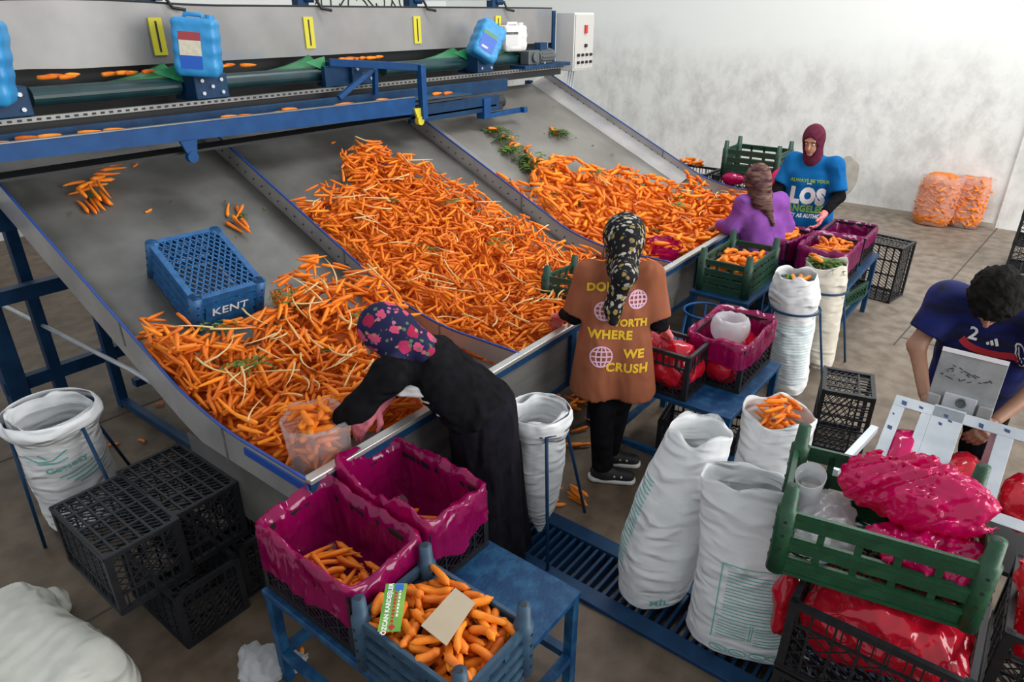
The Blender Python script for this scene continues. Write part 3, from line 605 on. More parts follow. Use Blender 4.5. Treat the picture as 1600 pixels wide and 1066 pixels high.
# a pile too numerous to count: one mesh
def unit_carrot(n=7):
    ts = [0, .04, .3, .6, .88, 1]; rs = [.35, .85, 1, .82, .5, .1]; vs = []; fs = []
    for t, r in zip(ts, rs):
        for k in range(n): vs.append((t - .5, r * math.cos(2 * PI * k / n), r * math.sin(2 * PI * k / n)))
    for i in range(len(ts) - 1):
        for k in range(n): a, b_ = i * n + k, i * n + (k + 1) % n; fs.append((a, b_, b_ + n)); fs.append((a, b_ + n, a + n))
    for k in range(1, n - 1): fs.append((0, k + 1, k)); fs.append((len(ts) * n - n, len(ts) * n - n + k, len(ts) * n - n + k + 1))
    return np.array(vs), np.array(fs)
UV_, UF_ = unit_carrot()
def pile_mesh(name, items, under, m, parent=None):
    vs = []; fs = []; tint = []; n0 = 0
    for (x, y, z, yaw, sl, L, r, bend) in items:
        p = UV_ * np.array([L, r, r]); p[:, 1] += bend * L * (1 - (2 * UV_[:, 0]) ** 2)
        a = -math.atan(sl); c, s_ = math.cos(a), math.sin(a); q = p.copy(); q[:, 0] = c * p[:, 0] + s_ * p[:, 2]; q[:, 2] = -s_ * p[:, 0] + c * p[:, 2]
        c, s_ = math.cos(yaw), math.sin(yaw); w_ = q.copy(); w_[:, 0] = c * q[:, 0] - s_ * q[:, 1] + x; w_[:, 1] = s_ * q[:, 0] + c * q[:, 1] + y; w_[:, 2] += z
        vs.append(w_); fs.append(UF_ + n0); n0 += len(UV_); tint.append(np.full(len(UV_), RNG.uniform()))
    if under is not None:
        uv, uf = under; vs.append(uv); fs.append(uf + n0); tint.append(np.full(len(uv), .1))
    me = npmesh(name, np.concatenate(vs), np.concatenate(fs), True)
    at_ = me.attributes.new('tint', 'FLOAT', 'POINT'); at_.data.foreach_set('value', np.concatenate(tint).astype(np.float32))
    return tag(link(name, me, m, parent), kind='stuff')
def inpoly(X, Y, poly):
    ins = np.zeros(X.shape, bool); n = len(poly); dist = np.full(X.shape, 9.)
    for i in range(n):
        (x1, y1), (x2, y2) = poly[i], poly[(i + 1) % n]
        c = ((y1 > Y) != (y2 > Y)) & (X < (x2 - x1) * (Y - y1) / (y2 - y1 + 1e-12) + x1); ins ^= c
        dx, dy = x2 - x1, y2 - y1; t = np.clip(((X - x1) * dx + (Y - y1) * dy) / (dx * dx + dy * dy), 0, 1); dist = np.minimum(dist, np.hypot(X - x1 - t * dx, Y - y1 - t * dy))
    return ins, dist
zcv = np.vectorize(zc)
def chute_pile(name, label, poly, thick, n, Lr, rr, free, seed, avoid=()):
    g = np.random.default_rng(seed); xs = [p[0] for p in poly]; ys = [p[1] for p in poly]; x0, x1, y0, y1 = min(xs), max(xs), min(ys), max(ys)
    zrow = {}
    def base(X, Y):
        z = zcv(Y[0])[None, :] + 0 * X; ins, d = inpoly(X, Y, poly)
        t = np.where(ins, thick * np.minimum(1, d / .22), 0)
        t *= 1 + .25 * np.sin(X * 9 + seed) * np.sin(Y * 8 + 1.3 * seed)
        return z + np.maximum(0, t)
    hp_ = Heap(x0 - .02, x1 + .02, y0 - .02, y1 + .02, base, .008); hp_.slope = lambda x, y, yaw: .463 * math.sin(yaw) * min(1, max(0, (y - 2.45) / .25))
    st = 4; X, Y, Z = hp_.X[::st, ::st], hp_.Y[::st, ::st], hp_.H[::st, ::st] - .004; nx, ny = X.shape; ins, d = inpoly(X, Y, poly)
    idx = np.arange(nx * ny).reshape(nx, ny); q = np.stack([idx[:-1, :-1], idx[1:, :-1], idx[1:, 1:], idx[:-1, 1:]], -1).reshape(-1, 4)
    ok = (ins & (d > .03))[:-1, :-1].reshape(-1); q = q[ok]; uf = np.concatenate([q[:, [0, 1, 2]], q[:, [0, 2, 3]]])
    under = (np.stack([X, Y, Z], -1).reshape(-1, 3), uf)
    items = []; cnt = 0
    while cnt < n:
        x, y = g.uniform(x0, x1), g.uniform(y0, y1); a, d_ = inpoly(np.array([x]), np.array([y]), poly)
        if not a[0] or d_[0] < .02 * g.uniform(): continue
        L = g.uniform(*Lr); r = g.uniform(*rr); yaw = (g.normal(0, .55) + .35) if g.uniform() < .45 else g.uniform(0, PI)
        if d_[0] < L * .45:
            e = min(((math.hypot(x - (p[0] + q_[0]) / 2, y - (p[1] + q_[1]) / 2)), math.atan2(q_[1] - p[1], q_[0] - p[0])) for p, q_ in zip(poly, poly[1:] + poly[:1])); yaw = e[1] + g.normal(0, .25)
        e_ = np.array([[x + .46 * L * math.cos(yaw) * q_, y + .46 * L * math.sin(yaw) * q_] for q_ in (-1, 1)])
        if not inpoly(e_[:, 0], e_[:, 1], poly)[0].all(): continue
        z, sl = hp_.drop(x, y, yaw, L, r, r * .45)
        fl = g.uniform() < .5; items.append((x, y, z, yaw + (PI if fl else 0), -sl if fl else sl, L, r, g.uniform(-.06, .06))); cnt += 1
    return hp_, items, under
def leaves(mb, c, n, size, seed, nrm=(0, 0, 1)):
    g = random.Random(seed)
    for _ in range(n):
        a = g.uniform(0, 2 * PI); L = size * g.uniform(.5, 1.1); up = g.uniform(.0, .5); p = Vector(c) + Vector((g.gauss(0, size * .35), g.gauss(0, size * .35), g.uniform(0, size * .25)))
        d = Vector((math.cos(a), math.sin(a), up)).normalized(); s_ = d.cross(Vector((0, 0, 1))).normalized(); prev = p
        for k in range(3):
            q = p + d * (L * (k + 1) / 3) - Vector((0, 0, .1 * L * k * k)); mb.bar(prev, q, .004, .002); prev = q
            for sg in (-1, 1):
                e = q + (s_ * sg + d * .5) * (L * .22); mb.add([q - d * .004, e, q + d * .01, q + (e - q) * .5 - d * .012], [(0, 3, 1, 2)])
P1 = [(1.235, 3.41), (1.45, 3.38), (1.47, 3.12), (1.92, 3.10), (1.99, 3.28), (2.09, 3.34), (2.43, 3.14), (2.575, 2.95), (2.54, 2.62), (2.30, 2.36), (2.12, 2.10), (2.08, 2.01), (1.95, 2.01), (1.78, 2.16), (1.62, 2.26), (1.42, 2.30), (1.30, 2.20), (1.235, 2.30)]
P2 = [(2.62, 3.98), (2.72, 3.92), (3.1, 3.94), (3.36, 4.24), (3.55, 4.29), (3.80, 4.18), (4.05, 3.80), (4.12, 3.2), (4.32, 2.72), (4.43, 2.35), (4.43, 2.01), (2.62, 2.01)]
P3 = [(4.47, 3.78), (4.72, 3.48), (5.0, 3.66), (5.27, 3.92), (5.42, 3.66), (6.14, 3.26), (6.82, 2.78), (6.97, 2.5), (6.97, 2.01), (4.80, 2.01), (4.47, 2.45)]
heap1, it1, un1 = chute_pile('c', '', P1, .026, 1250, (.10, .17), (.0085, .0125), (), 1)
near = sorted(range(len(it1)), key=lambda k: -(it1[k][2] * 3 - it1[k][1] * .6 + (0 if it1[k][1] > 2.9 else .3)))
# the ones lying on top closest to the camera become carrots of their own
top_idx = [k for k in near if it1[k][1] < 2.75 and it1[k][0] < 2.0][:40]; ts_ = set(top_idx)
for k in top_idx:
    x, y, z, yaw, sl, L, r, bd = it1[k]; place_carrot((x, y, z), yaw, sl, (CARROTS[0][0], .15, .0125), 'thin carrot on top of the heap at the near end of the left chute', 'top carrots of the left chute heap', L / .15)
tag(pile_mesh('carrot_heap', [it for k, it in enumerate(it1) if k not in ts_], un1, MT['carrot_s']), 'heap of thin carrots filling the near end of the left chute', 'carrots')
heap2, it2, un2 = chute_pile('c', '', P2, .022, 3000, (.095, .15), (.008, .0115), (), 2)
tag(pile_mesh('carrot_heap', it2, un2, MT['carrot_s']), 'long heap of slim carrots in the middle chute', 'carrots')
heap3, it3, un3 = chute_pile('c', '', P3, .018, 1080, (.11, .18), (.014, .0195), (), 3)
tag(pile_mesh('carrot_heap', it3, un3, MT['carrot_s']), 'heap of thick carrots in the far right chute', 'carrots')
# pale root hairs and broken tops strewn over the heaps
rt = MB(); g = random.Random(5)
for hp_, pl_, n in ((heap1, P1, 46), (heap2, P2, 60), (heap3, P3, 10)):
    k = 0
    while k < n:
        x, y = g.uniform(min(p[0] for p in pl_), max(p[0] for p in pl_)), g.uniform(min(p[1] for p in pl_), max(p[1] for p in pl_))
        a, d = inpoly(np.array([x]), np.array([y]), pl_)
        if not a[0] or d[0] < .1: continue
        yaw = g.uniform(0, 6.28); L = g.uniform(.10, .24); z, sl = hp_.drop(x, y, yaw, L, .005); cv = g.uniform(-.2, .2)
        rt.tube([(x + math.cos(yaw) * L * t - math.sin(yaw) * cv * L * (1 - 4 * t * t), y + math.sin(yaw) * L * t + math.cos(yaw) * cv * L * (1 - 4 * t * t), z + sl * L * t + .003) for t in (-.5, -.25, 0, .25, .5)], [.001, .003, .004, .005, .006], 5); k += 1
tag(ob('loose_roots', rt, MT['root'], smooth=True), 'pale thin roots strewn over the carrot heaps', 'roots', kind='stuff')
lf = MB(); g = random.Random(9)
for (x, y) in ((2.02, 3.10), (1.96, 3.05), (1.88, 3.18), (1.55, 3.05), (1.62, 3.2), (1.5, 2.75), (1.95, 2.7), (2.2, 2.7), (3.2, 3.6), (3.7, 3.4), (3.6, 2.9), (3.1, 3.1), (5.1, 3.2), (5.4, 3.2), (4.9, 3.3), (5.6, 2.6), (5.7, 2.5), (5.35, 2.55), (6.1, 2.7)):
    i, j = (heap1 if x < 2.6 else heap2 if x < 4.45 else heap3).idx(np.array([x]), np.array([y])); z = (heap1 if x < 2.6 else heap2 if x < 4.45 else heap3).H[i, j][0]
    leaves(lf, (x, y, z), g.randint(6, 16), g.uniform(.05, .09), g.random())
for (x, y, n, s) in ((5.26, 4.28, 60, .12), (5.2, 4.16, 40, .12), (5.12, 3.98, 50, .13), (5.15, 3.85, 45, .13), (5.26, 3.78, 30, .1), (5.05, 3.74, 40, .12), (6.03, 4.10, 40, .1), (6.06, 4.05, 25, .09), (1.66, 4.40, 10, .07), (2.30, 3.98, 12, .06)):
    leaves(lf, (x, y, zc(y) + .015), n, s, x + y)
for k in range(24): x, y = g.uniform(1.4, 6.6), g.uniform(3.6, 4.5); leaves(lf, (x, y, zc(y) + .002), 1, .04, k)
tag(ob('leaf_scraps', lf, MT['leaf']), 'green carrot leaves scattered over the chutes', 'leaves', kind='stuff')
# loose carrots on the bare sheet
def on_sheet(lst, label, group, variants, scale=1):
    hp_ = Heap(min(p[0] for p in lst) - .3, max(p[0] for p in lst) + .3, min(p[1] for p in lst) - .3, max(p[1] for p in lst) + .3, lambda X, Y: zcv(Y[0])[None, :] + .003 + 0 * X); hp_.slope = lambda x, y, yaw: .463 * math.sin(yaw)
    for k, (x, y, yaw) in enumerate(lst):
        v = variants[k % len(variants)]; z, sl = hp_.drop(x, y, yaw, v[1] * scale, v[2] * scale); place_carrot((x, y, z), yaw, sl, v, label, group, scale)
g = random.Random(12)
on_sheet([(g.gauss(1.70, .065), g.gauss(4.46, .03), g.uniform(-.2, .4)) for _ in range(12)] + [(g.gauss(1.62, .04), g.gauss(4.34, .03), g.uniform(1.3, 1.9)) for _ in range(9)], 'slim carrot in the bunch caught high on the left chute', 'bunch of carrots high on the left chute', CARROTS)
on_sheet([(2.28, 4.06, .9), (2.33, 4.02, 1.2), (2.31, 3.99, .6), (2.25, 3.92, 1.6), (2.21, 3.90, 1.9), (2.28, 3.90, 1.5), (2.24, 3.86, 1.7)], 'slim carrot in the small bunch above the upturned blue crate', 'small bunch above the upturned crate', CARROTS)
on_sheet([(1.66, 3.55, .4)], 'short carrot stub lying alone beside the upturned blue crate', 'carrot stub on the sheet', [CARROTS[5]], .6)
on_sheet([(2.02, 4.62, .5), (1.85, 4.2, .3), (3.52, 4.52, .2)], 'broken carrot piece lying alone on a bare chute', 'broken carrots on bare sheet', [CARROTS[5]], .55)
on_sheet([(5.27 + g.gauss(0, .05), 4.30 - k * .055 + g.gauss(0, .02), g.uniform(-.4, .8)) for k in range(12)] + [(6.02, 4.13, 1.1), (6.05, 4.10, 1.0)], 'thick carrot with leaves sliding down the far right chute', 'thick carrots sliding down the right chute', BIG, 1.1)

# ------------------------------------------------------------ crates
def lattice(mb, u0, u1, v0, v1, step, ang, w, P):          # thin slanted bars clipped to a rectangle, P maps (u, v) to 3d
    dx, dy = math.cos(ang), math.sin(ang); Wd, Hd = u1 - u0, v1 - v0; n = int((Wd * abs(dy) + Hd * abs(dx)) / step) + 2
    for k in range(-n, n + 1):
        ox, oy = (u0 + u1) / 2 - dy * k * step, (v0 + v1) / 2 + dx * k * step; t0, t1 = -9, 9
        for o_, d_, a, b_ in ((ox, dx, u0, u1), (oy, dy, v0, v1)):
            if abs(d_) < 1e-6:
                if not a < o_ < b_: t0, t1 = 1, 0
                continue
            q0, q1 = sorted(((a - o_) / d_, (b_ - o_) / d_)); t0, t1 = max(t0, q0), min(t1, q1)
        if t1 - t0 > .01: mb.bar(P(ox + dx * t0, oy + dy * t0), P(ox + dx * t1, oy + dy * t1), w, w)
BPROTO = {}
def mesh_crate(label, loc, rz=0, rot=None, L=.50, W=.30, H=.30, group=None, m='black_plastic', step=.026):
    key = (L, W, H, m, step)
    if key not in BPROTO:
        def side(Ls, flip, axis):
            p = MB(); h2 = Ls / 2
            mp = (lambda u, v: (u, 0, v)) if axis == 'x' else (lambda u, v: (0, u, v))
            for z, hh, tk in ((H - .012, .024, .020), (H * .70, .010, .010), (.012, .024, .012)): p.bar(mp(-h2, z), mp(h2, z), tk, hh)
            n = max(3, int(Ls / .075))
            for k in range(1, n): u = -h2 + Ls * k / n; p.bar(mp(u, .012), mp(u, H - .012), .008, .008)
            lattice(p, -h2, h2, .02, H * .70, step, R(35), .0045, mp); lattice(p, -h2, h2, .02, H * .70, step * 1.6, R(-35), .004, mp)
            lattice(p, -h2, h2, H * .70, H - .02, step * 1.4, R(90), .005, mp); return p.mesh('side_panel')
        ba = MB()
        for k in range(7): u = -W / 2 + W * k / 6; ba.bar((u, -L / 2, .008), (u, L / 2, .008), .010, .012)
        for k in range(5): u = -L / 2 + L * k / 4; ba.bar((-W / 2, u, .008), (W / 2, u, .008), .012, .014)
        lattice(ba, -W / 2, W / 2, -L / 2, L / 2, step * .9, R(30), .005, lambda u, v: (u, v, .008))
        co = MB().box((0, 0, H / 2), (.028, .028, H))
        BPROTO[key] = (side(W, 0, 'x'), side(L, 0, 'y'), ba.mesh('base_grid'), co.mesh('corner_post'))
    sx, sy, ba, co = BPROTO[key]; M_ = MT[m]; t = thing('plastic_crate', label, 'crate', loc, rz, group, rot)
    for s in (-1, 1):
        o = link('side_panel', sx, M_, t); o.location = (0, s * (L / 2 - .006), 0)
        o = link('side_panel', sy, M_, t); o.location = (s * (W / 2 - .006), 0, 0)
        for q in (-1, 1): o = link('corner_post', co, M_, t); o.location = (s * (W / 2 - .012), q * (L / 2 - .012), 0)
    link('base_grid', ba, M_, t); return t
PPROTO = {}
def peg_crate(label, loc, rz=0, rot=None, L=.60, W=.42, H=.24, peg=.08, m='green_plastic', group=None, nr=4, solid_base=False, base_pat=False):
    key = (L, W, H, peg, m, nr, base_pat)
    if key not in PPROTO:
        def rail(Ls, hh, tk, axis):
            p = MB(); p.bar((-Ls / 2, 0, 0), (Ls / 2, 0, 0), tk, hh); p.bar((-Ls / 2, 0, hh * .3), (Ls / 2, 0, hh * .3), tk + .006, hh * .25)
            if axis == 'y': p.v = [(y, x, z) for x, y, z in p.v]
            return p.mesh('rail')
        def ribs(Ls, axis):
            p = MB(); n = max(3, int(Ls / .11))
            for k in range(0, n + 1): u = -Ls / 2 + Ls * k / n; p.bar((u, 0, .01), (u, 0, H - .01), .022, .010, (0, 1, 0))
            if axis == 'y': p.v = [(y, x, z) for x, y, z in p.v]
            return p.mesh('wall_ribs')
        post = MB(); zt_ = H + peg
        post.tube([(0, 0, 0), (0, 0, H * .5), (0, 0, H), (0, 0, H + .004), (0, 0, zt_)], [.034, .032, .034, .026, .022], 14)
        hole = MB().cyl((0, 0, zt_ - .002), (0, 0, zt_ + .0012), .010, 10)
        dots = MB()
        for k in range(4):
            for a in (0, PI / 2, PI, 3 * PI / 2): z = H * (.2 + .22 * k) ; dots.cyl((.030 * math.cos(a), .030 * math.sin(a), z), (.0345 * math.cos(a), .0345 * math.sin(a), z), .006, 8)
        ba = MB(); ba.span((-W / 2, -L / 2, 0), (-W / 2 + .03, L / 2, .012)).span((W / 2 - .03, -L / 2, 0), (W / 2, L / 2, .012)).span((-W / 2, -L / 2, 0), (W / 2, -L / 2 + .03, .012)).span((-W / 2, L / 2 - .03, 0), (W / 2, L / 2, .012))
        st_ = .03 if base_pat else .035
        lattice(ba, -W / 2 + .02, W / 2 - .02, -L / 2 + .02, L / 2 - .02, st_, R(60), .008, lambda u, v: (u, v, .006)); lattice(ba, -W / 2 + .02, W / 2 - .02, -L / 2 + .02, L / 2 - .02, st_, R(-60), .008, lambda u, v: (u, v, .006))
        pass
        hr = H / nr
        PPROTO[key] = dict(rx=rail(W - .04, hr * .70, .014, 'x'), ry=rail(L - .04, hr * .70, .014, 'y'), bx=ribs(W - .05, 'x'), by=ribs(L - .05, 'y'), post=post.mesh('corner_post', True), hole=hole.mesh('peg_hole'), dots=dots.mesh('post_holes'), base=ba.mesh('base_grid'))
    q = PPROTO[key]; M_ = MT[m]; t = thing('plastic_crate', label, 'crate', loc, rz, group, rot); hr = H / nr
    for s in (-1, 1):
        for k in range(nr):
            z = hr * (k + .5) if k < nr - 1 else H - hr * .35
            o = link('rail', q['rx'], M_, t); o.location = (0, s * (L / 2 - .012), z)
            o = link('rail', q['ry'], M_, t); o.location = (s * (W / 2 - .012), 0, z)
        o = link('wall_ribs', q['bx'], M_, t); o.location = (0, s * (L / 2 - .014), 0); tag(o, kind='stuff')
        o = link('wall_ribs', q['by'], M_, t); o.location = (s * (W / 2 - .014), 0, 0); tag(o, kind='stuff')
        for r_ in (-1, 1):
            p = link('corner_post', q['post'], M_, t); p.location = (s * (W / 2 - .022), r_ * (L / 2 - .022), 0)
            h_ = link('peg_hole', q['hole'], MT['dark'], p); d_ = link('post_holes', q['dots'], MT['dark'], p); tag(d_, kind='stuff')
    link('base_grid', q['base'], M_, t); return t
# film liner standing in a crate and folded over its rim
def rrect(s, L, W, rad=.05):
    pts = []; hx, hy = W / 2 - rad, L / 2 - rad
    for cx_, cy_, a0 in ((hx, hy, 0), (-hx, hy, 90), (-hx, -hy, 180), (hx, -hy, 270)):
        for k in range(5): a = R(a0 + 22.5 * k); pts.append((cx_ + rad * math.cos(a), cy_ + rad * math.sin(a)))
    pts.append(pts[0]); d = [0]
    for i in range(1, len(pts)): d.append(d[-1] + math.dist(pts[i], pts[i - 1]))
    s = (s % 1) * d[-1]
    return np.interp(s, d, [p[0] for p in pts]), np.interp(s, d, [p[1] for p in pts])
def liner(label, loc, rz, L, W, H, up, drop, seed, m, n=110, peaks=(), amp=.02, group=None, pull=.0):
    P = []; lev = [('in', .02, .70), ('in', .10, .82), ('in', .35, .90), ('in', .6, .94), ('in', .82, .97), ('in', 1.0, 1.035), ('out', .05, 1.055), ('out', .3, 1.07), ('out', .65, 1.07), ('out', 1.0, 1.075)]
    for k in range(n):
        s = k / n; x, y = rrect(s, L - .02, W - .02); a = math.atan2(y, x)
        u = up * (1 + .7 * nz(math.cos(a) * 2.2, math.sin(a) * 2.2, seed)) + .018 * nz(s * 30, seed, 0)
        for (ps, ph_, pw) in peaks: u += ph_ * math.exp(-((((s - ps + .5) % 1) - .5) / pw) ** 2)
        u = max(u, .014); row = []
        for kind, t, sc in lev:
            if kind == 'in': z = .02 + (H + u - .02) * t
            else: z = H + u - (drop * (1 + .45 * nz(s * 9, seed, 2.)) + u) * t
            f = nz(s * 18, seed + 5, z * 4) * amp * 1.1 + (abs(nz(s * 40, seed, z * 7)) - .25) * amp * .9; ln = math.hypot(x, y) + 1e-6
            if kind == 'out': f = abs(f) * .8 + .004
            else: f = -abs(f) * (1 if t < .95 else .5)
            if kind == 'in' and t >= .8: sc += 0 + .2 * max(0, z - H)
            row.append((x * sc + x / ln * f, y * sc + y / ln * f, z))
        P.append(row)
    b_ = MB().grid(P, cu=True); bt = [p[0] for p in P]; b_.add(bt, [tuple(range(len(bt)))])
    t = ob('bag_liner', b_, m, smooth=True); t.location = loc; t.rotation_euler = (0, 0, rz); return tag(t, label, 'bag', group)
def crate_fill(loc, rz, L, W, zb, zt_, n, variants, label, group, spread=1.0, scale=1, under=0):
    hp_ = Heap(loc[0] - .35, loc[0] + .35, loc[1] - .35, loc[1] + .35, lambda X, Y: zb + 0 * X, .005)
    def okf(x, y, yw, Lc):
        for q_ in (-.5, .5):
            dx, dy = x + q_ * Lc * math.cos(yw) - loc[0], y + q_ * Lc * math.sin(yw) - loc[1]; u, v = dx * math.cos(rz) + dy * math.sin(rz), -dx * math.sin(rz) + dy * math.cos(rz)
            if abs(u) > W / 2 * spread or abs(v) > L / 2 * spread: return False
        return True
    def xy():
        u, v = random.uniform(-1, 1) * (W / 2 - .015) * spread, random.uniform(-1, 1) * (L / 2 - .015) * spread
        return loc[0] + u * math.cos(rz) - v * math.sin(rz), loc[1] + u * math.sin(rz) + v * math.cos(rz)
    its = []
    for _ in range(under):
        v = random.choice(variants); best = None
        for _t in range(40):
            x, y = xy(); yw = random.uniform(0, 2 * PI)
            if not okf(x, y, yw, v[1] * scale) or (_t > 8 and best): continue
            z, sl = hp_.drop(x, y, yw, v[1] * scale, v[2] * scale, .006, False)
            if best is None or z < best[0]: best = (z, sl, x, y, yw)
        if best is None: continue
        z, sl, x, y, yw = best; hp_.put(x, y, yw, v[1] * scale, v[2] * scale, z, sl); its.append((x, y, z, yw, sl, v[1] * scale, v[2] * scale, .03))
    if its: tag(pile_mesh('carrot_layer', its, None, MT['carrot_s']), 'lower layer of ' + group, 'carrots')
    fill(hp_, xy, n, variants, label, group, 5, None, scale, .006, okf); return hp_
def table(label, x0, x1, y0, y1, z, m='table_blue', shelf=True, low=.14):
    t = thing('work_table', label, 'table', ((x0 + x1) / 2, (y0 + y1) / 2, 0))
    ob('tabletop', MB().span((x0, y0, z - .03), (x1, y1, z)), MT[m], t, bevel=.005, world=True)
    for x in (x0 + .025, x1 - .025):
        for y in (y0 + .025, y1 - .025): ob('leg', MB().span((x - .02, y - .02, 0), (x + .02, y + .02, z - .03)), MT[m], t, bevel=.003, world=True)
    if shelf:
        for x in (x0 + .025, x1 - .025): ob('stretcher', MB().span((x - .018, y0 + .045, low), (x + .018, y1 - .045, low + .035)), MT[m], t, world=True)
        for y in (y0 + .025, y1 - .025): ob('stretcher', MB().span((x0 + .045, y - .018, low), (x1 - .045, y + .018, low + .035)), MT[m], t, world=True)
    return t
# --- left group of black crates (upside down, bases up)
UP = (PI, 0, 0)
mesh_crate('black mesh crate, front left one lying upside down on the pile by the white sack', (.77, 2.725, .60), rot=UP, group='black crates beside the left chute')
mesh_crate('black mesh crate upside down on the pile, touching the steel chute side', (1.062, 2.755, .60), rot=UP, group='black crates beside the left chute')
mesh_crate('black mesh crate at the bottom of the pile under the two upturned ones', (.945, 2.65, .0), group='black crates beside the left chute')
mesh_crate('black mesh crate on the floor half under the steel chute', (1.275, 2.70, .0), group='black crates beside the left chute')
# --- near table with lined crates and the carrot crate
TZ = .50
table('worn blue steel table in the near foreground holding two lined crates', .95, 1.70, .98, 1.96, TZ)
mesh_crate('black crate lined with magenta film on the near left of the table', (1.14, 1.695, TZ), L=.52, W=.33, H=.27)
mesh_crate('black crate lined with magenta film on the table beside the black skirt', (1.515, 1.69, TZ), L=.52, W=.33, H=.27)
liner('magenta film liner of the front left crate on the table', (1.14, 1.695, TZ), 0, .53, .34, .27, .045, .13, 3.3, MT['magenta'], peaks=((.30, .03, .08), (.02, .05, .06)), amp=.030)
liner('magenta film liner of the rear crate on the table', (1.515, 1.69, TZ), 0, .53, .34, .27, .055, .12, 8.1, MT['magenta'], peaks=((.20, .08, .07), (.45, .05, .05)), amp=.032)
crate_fill((1.13, 1.66), 0, .44, .25, TZ + .085, TZ + .3, 17, CARROTS, 'carrot lying in the front left magenta lined crate', 'carrots in the front left lined crate', .85, under=14)
crate_fill((1.52, 1.66), 0, .40, .25, TZ + .085, TZ + .3, 9, CARROTS, 'carrot lying in the rear magenta lined crate', 'carrots in the rear lined crate', .8)
peg_crate('slate blue pegged crate full of trimmed carrots on the near table', (1.13, 1.165, TZ), L=.48, W=.35, H=.22, peg=.08, m='blue_plastic', nr=4)
bh = crate_fill((1.13, 1.165), 0, .46, .33, TZ + .07, TZ + .3, 76, BIG, 'trimmed thick carrot in the slate blue crate', 'carrots in the slate blue crate', 1.0, under=75)
# printed card and a piece of cardboard lying on those carrots
def text_mesh(s, size, bold=0.0):
    cu = bpy.data.curves.new('lettering', 'FONT'); cu.body = s; cu.size = size; cu.align_x = 'CENTER'; cu.align_y = 'CENTER'; cu.offset = bold; cu.space_character = 1.0 + min(.15, bold * 25); cu.resolution_u = 3
    o = bpy.data.objects.new('lettering', cu); C.objects.link(o); dg = bpy.context.evaluated_depsgraph_get(); me = bpy.data.meshes.new_from_object(o.evaluated_get(dg)); bpy.data.objects.remove(o); me.name = 'lettering'; return me
def text_on(parent, s, size, M_, m, bold=0, sx=1):
    me = text_mesh(s, size, bold); o = link('lettering', me, m, parent); o.matrix_local = M_ @ Matrix.Diagonal((sx, 1, 1, 1)); return tag(o, kind='stuff')
ux, uy = Vector((.133, .101, .035)), Vector((.032, -.06, .0)); cL = ux.length; cz = ux.cross(uy).normalized(); uyn = cz.cross(ux.normalized())
cardM = Matrix((ux.normalized(), -uyn, -cz)).transposed() if False else Matrix((ux.normalized(), uyn, cz)).transposed()
if cz.z < 0: cardM = Matrix((ux.normalized(), -uyn, -cz)).transposed()
ca = thing('produce_card', 'small green printed card standing among the carrots of the blue crate', 'card', (1.045, 1.30, bh.H[(np.abs(bh.X - 1.045) < .07) & (np.abs(bh.Y - 1.30) < .07)].max() + .004), rot=cardM.to_euler())
gc = mat('card_green', (.07, .26, .03), .4, 0, (.22, .42, .06), 8)
ob('card', MB().span((-.085, -.036, -.0015), (.085, .036, 0)), gc, ca)
text_on(ca, 'ÖZCAN KARDEŞLER', .021, Matrix.Translation((-.006, .016, .001)), MT['white'], .0008, .92)
for nm_, y_, m_, x_ in (('red_print', -.004, 'print_red', -.05), ('fine_print', -.017, 'white', -.03)):
    fp = MB()
    for k in range(9): fp.box((x_ + .0125 * k, y_, .0006), (.009 - .003 * (k % 3 == 1), .009 if y_ > -.01 else .006, .0006))
    tag(ob(nm_, fp, MT[m_], ca), kind='stuff')
ob('emblem', MB().box((.07, -.012, .0012), (.022, .026, .001)), mat('card_blue', (.02, .12, .5), .4), ca)
ob('heart_mark', MB().box((-.07, -.006, .0012), (.016, .016, .001), R(45)), MT['print_red'], ca)
zq = bh.H[(np.abs(bh.X - 1.14) < .07) & (np.abs(bh.Y - 1.13) < .05)].max() + .001
cb_ = MB(); cb_.poly([(1.235, 1.20, zq), (1.228, 1.105, zq), (1.045, 1.065, zq), (1.052, 1.18, zq)], (0, 0, .003)); tag(ob('cardboard_piece', cb_, MT['cardboard']), 'plain brown cardboard piece lying on the carrots of the blue crate', 'cardboard')
# --- crate upside down on the left chute
sl_ = math.atan(.463)
bc = peg_crate('bright blue crate lying upside down on the left chute', (0, 0, 0), L=.52, W=.39, H=.22, peg=.0, m='bluecrate2', nr=4, base_pat=True)
Mx = Matrix.Translation((1.73, 3.40, zc(3.40) + .262)) @ Matrix.Rotation(R(-6), 4, 'Z') @ Matrix.Rotation(sl_ * .95, 4, 'X') @ Matrix.Rotation(PI, 4, 'Y')
bc.location = Mx.to_translation(); bc.rotation_euler = Mx.to_euler()
ob('name_plate', MB().box((0, -.262, .12), (.26, .006, .10)), MT['bluecrate2'], bc)
text_on(bc, 'KENT', .07, Matrix(((-1, 0, 0, 0), (0, 0, -1, -.267), (0, -1, 0, .11), (0, 0, 0, 1))), MT['white'], .001, 1.1)
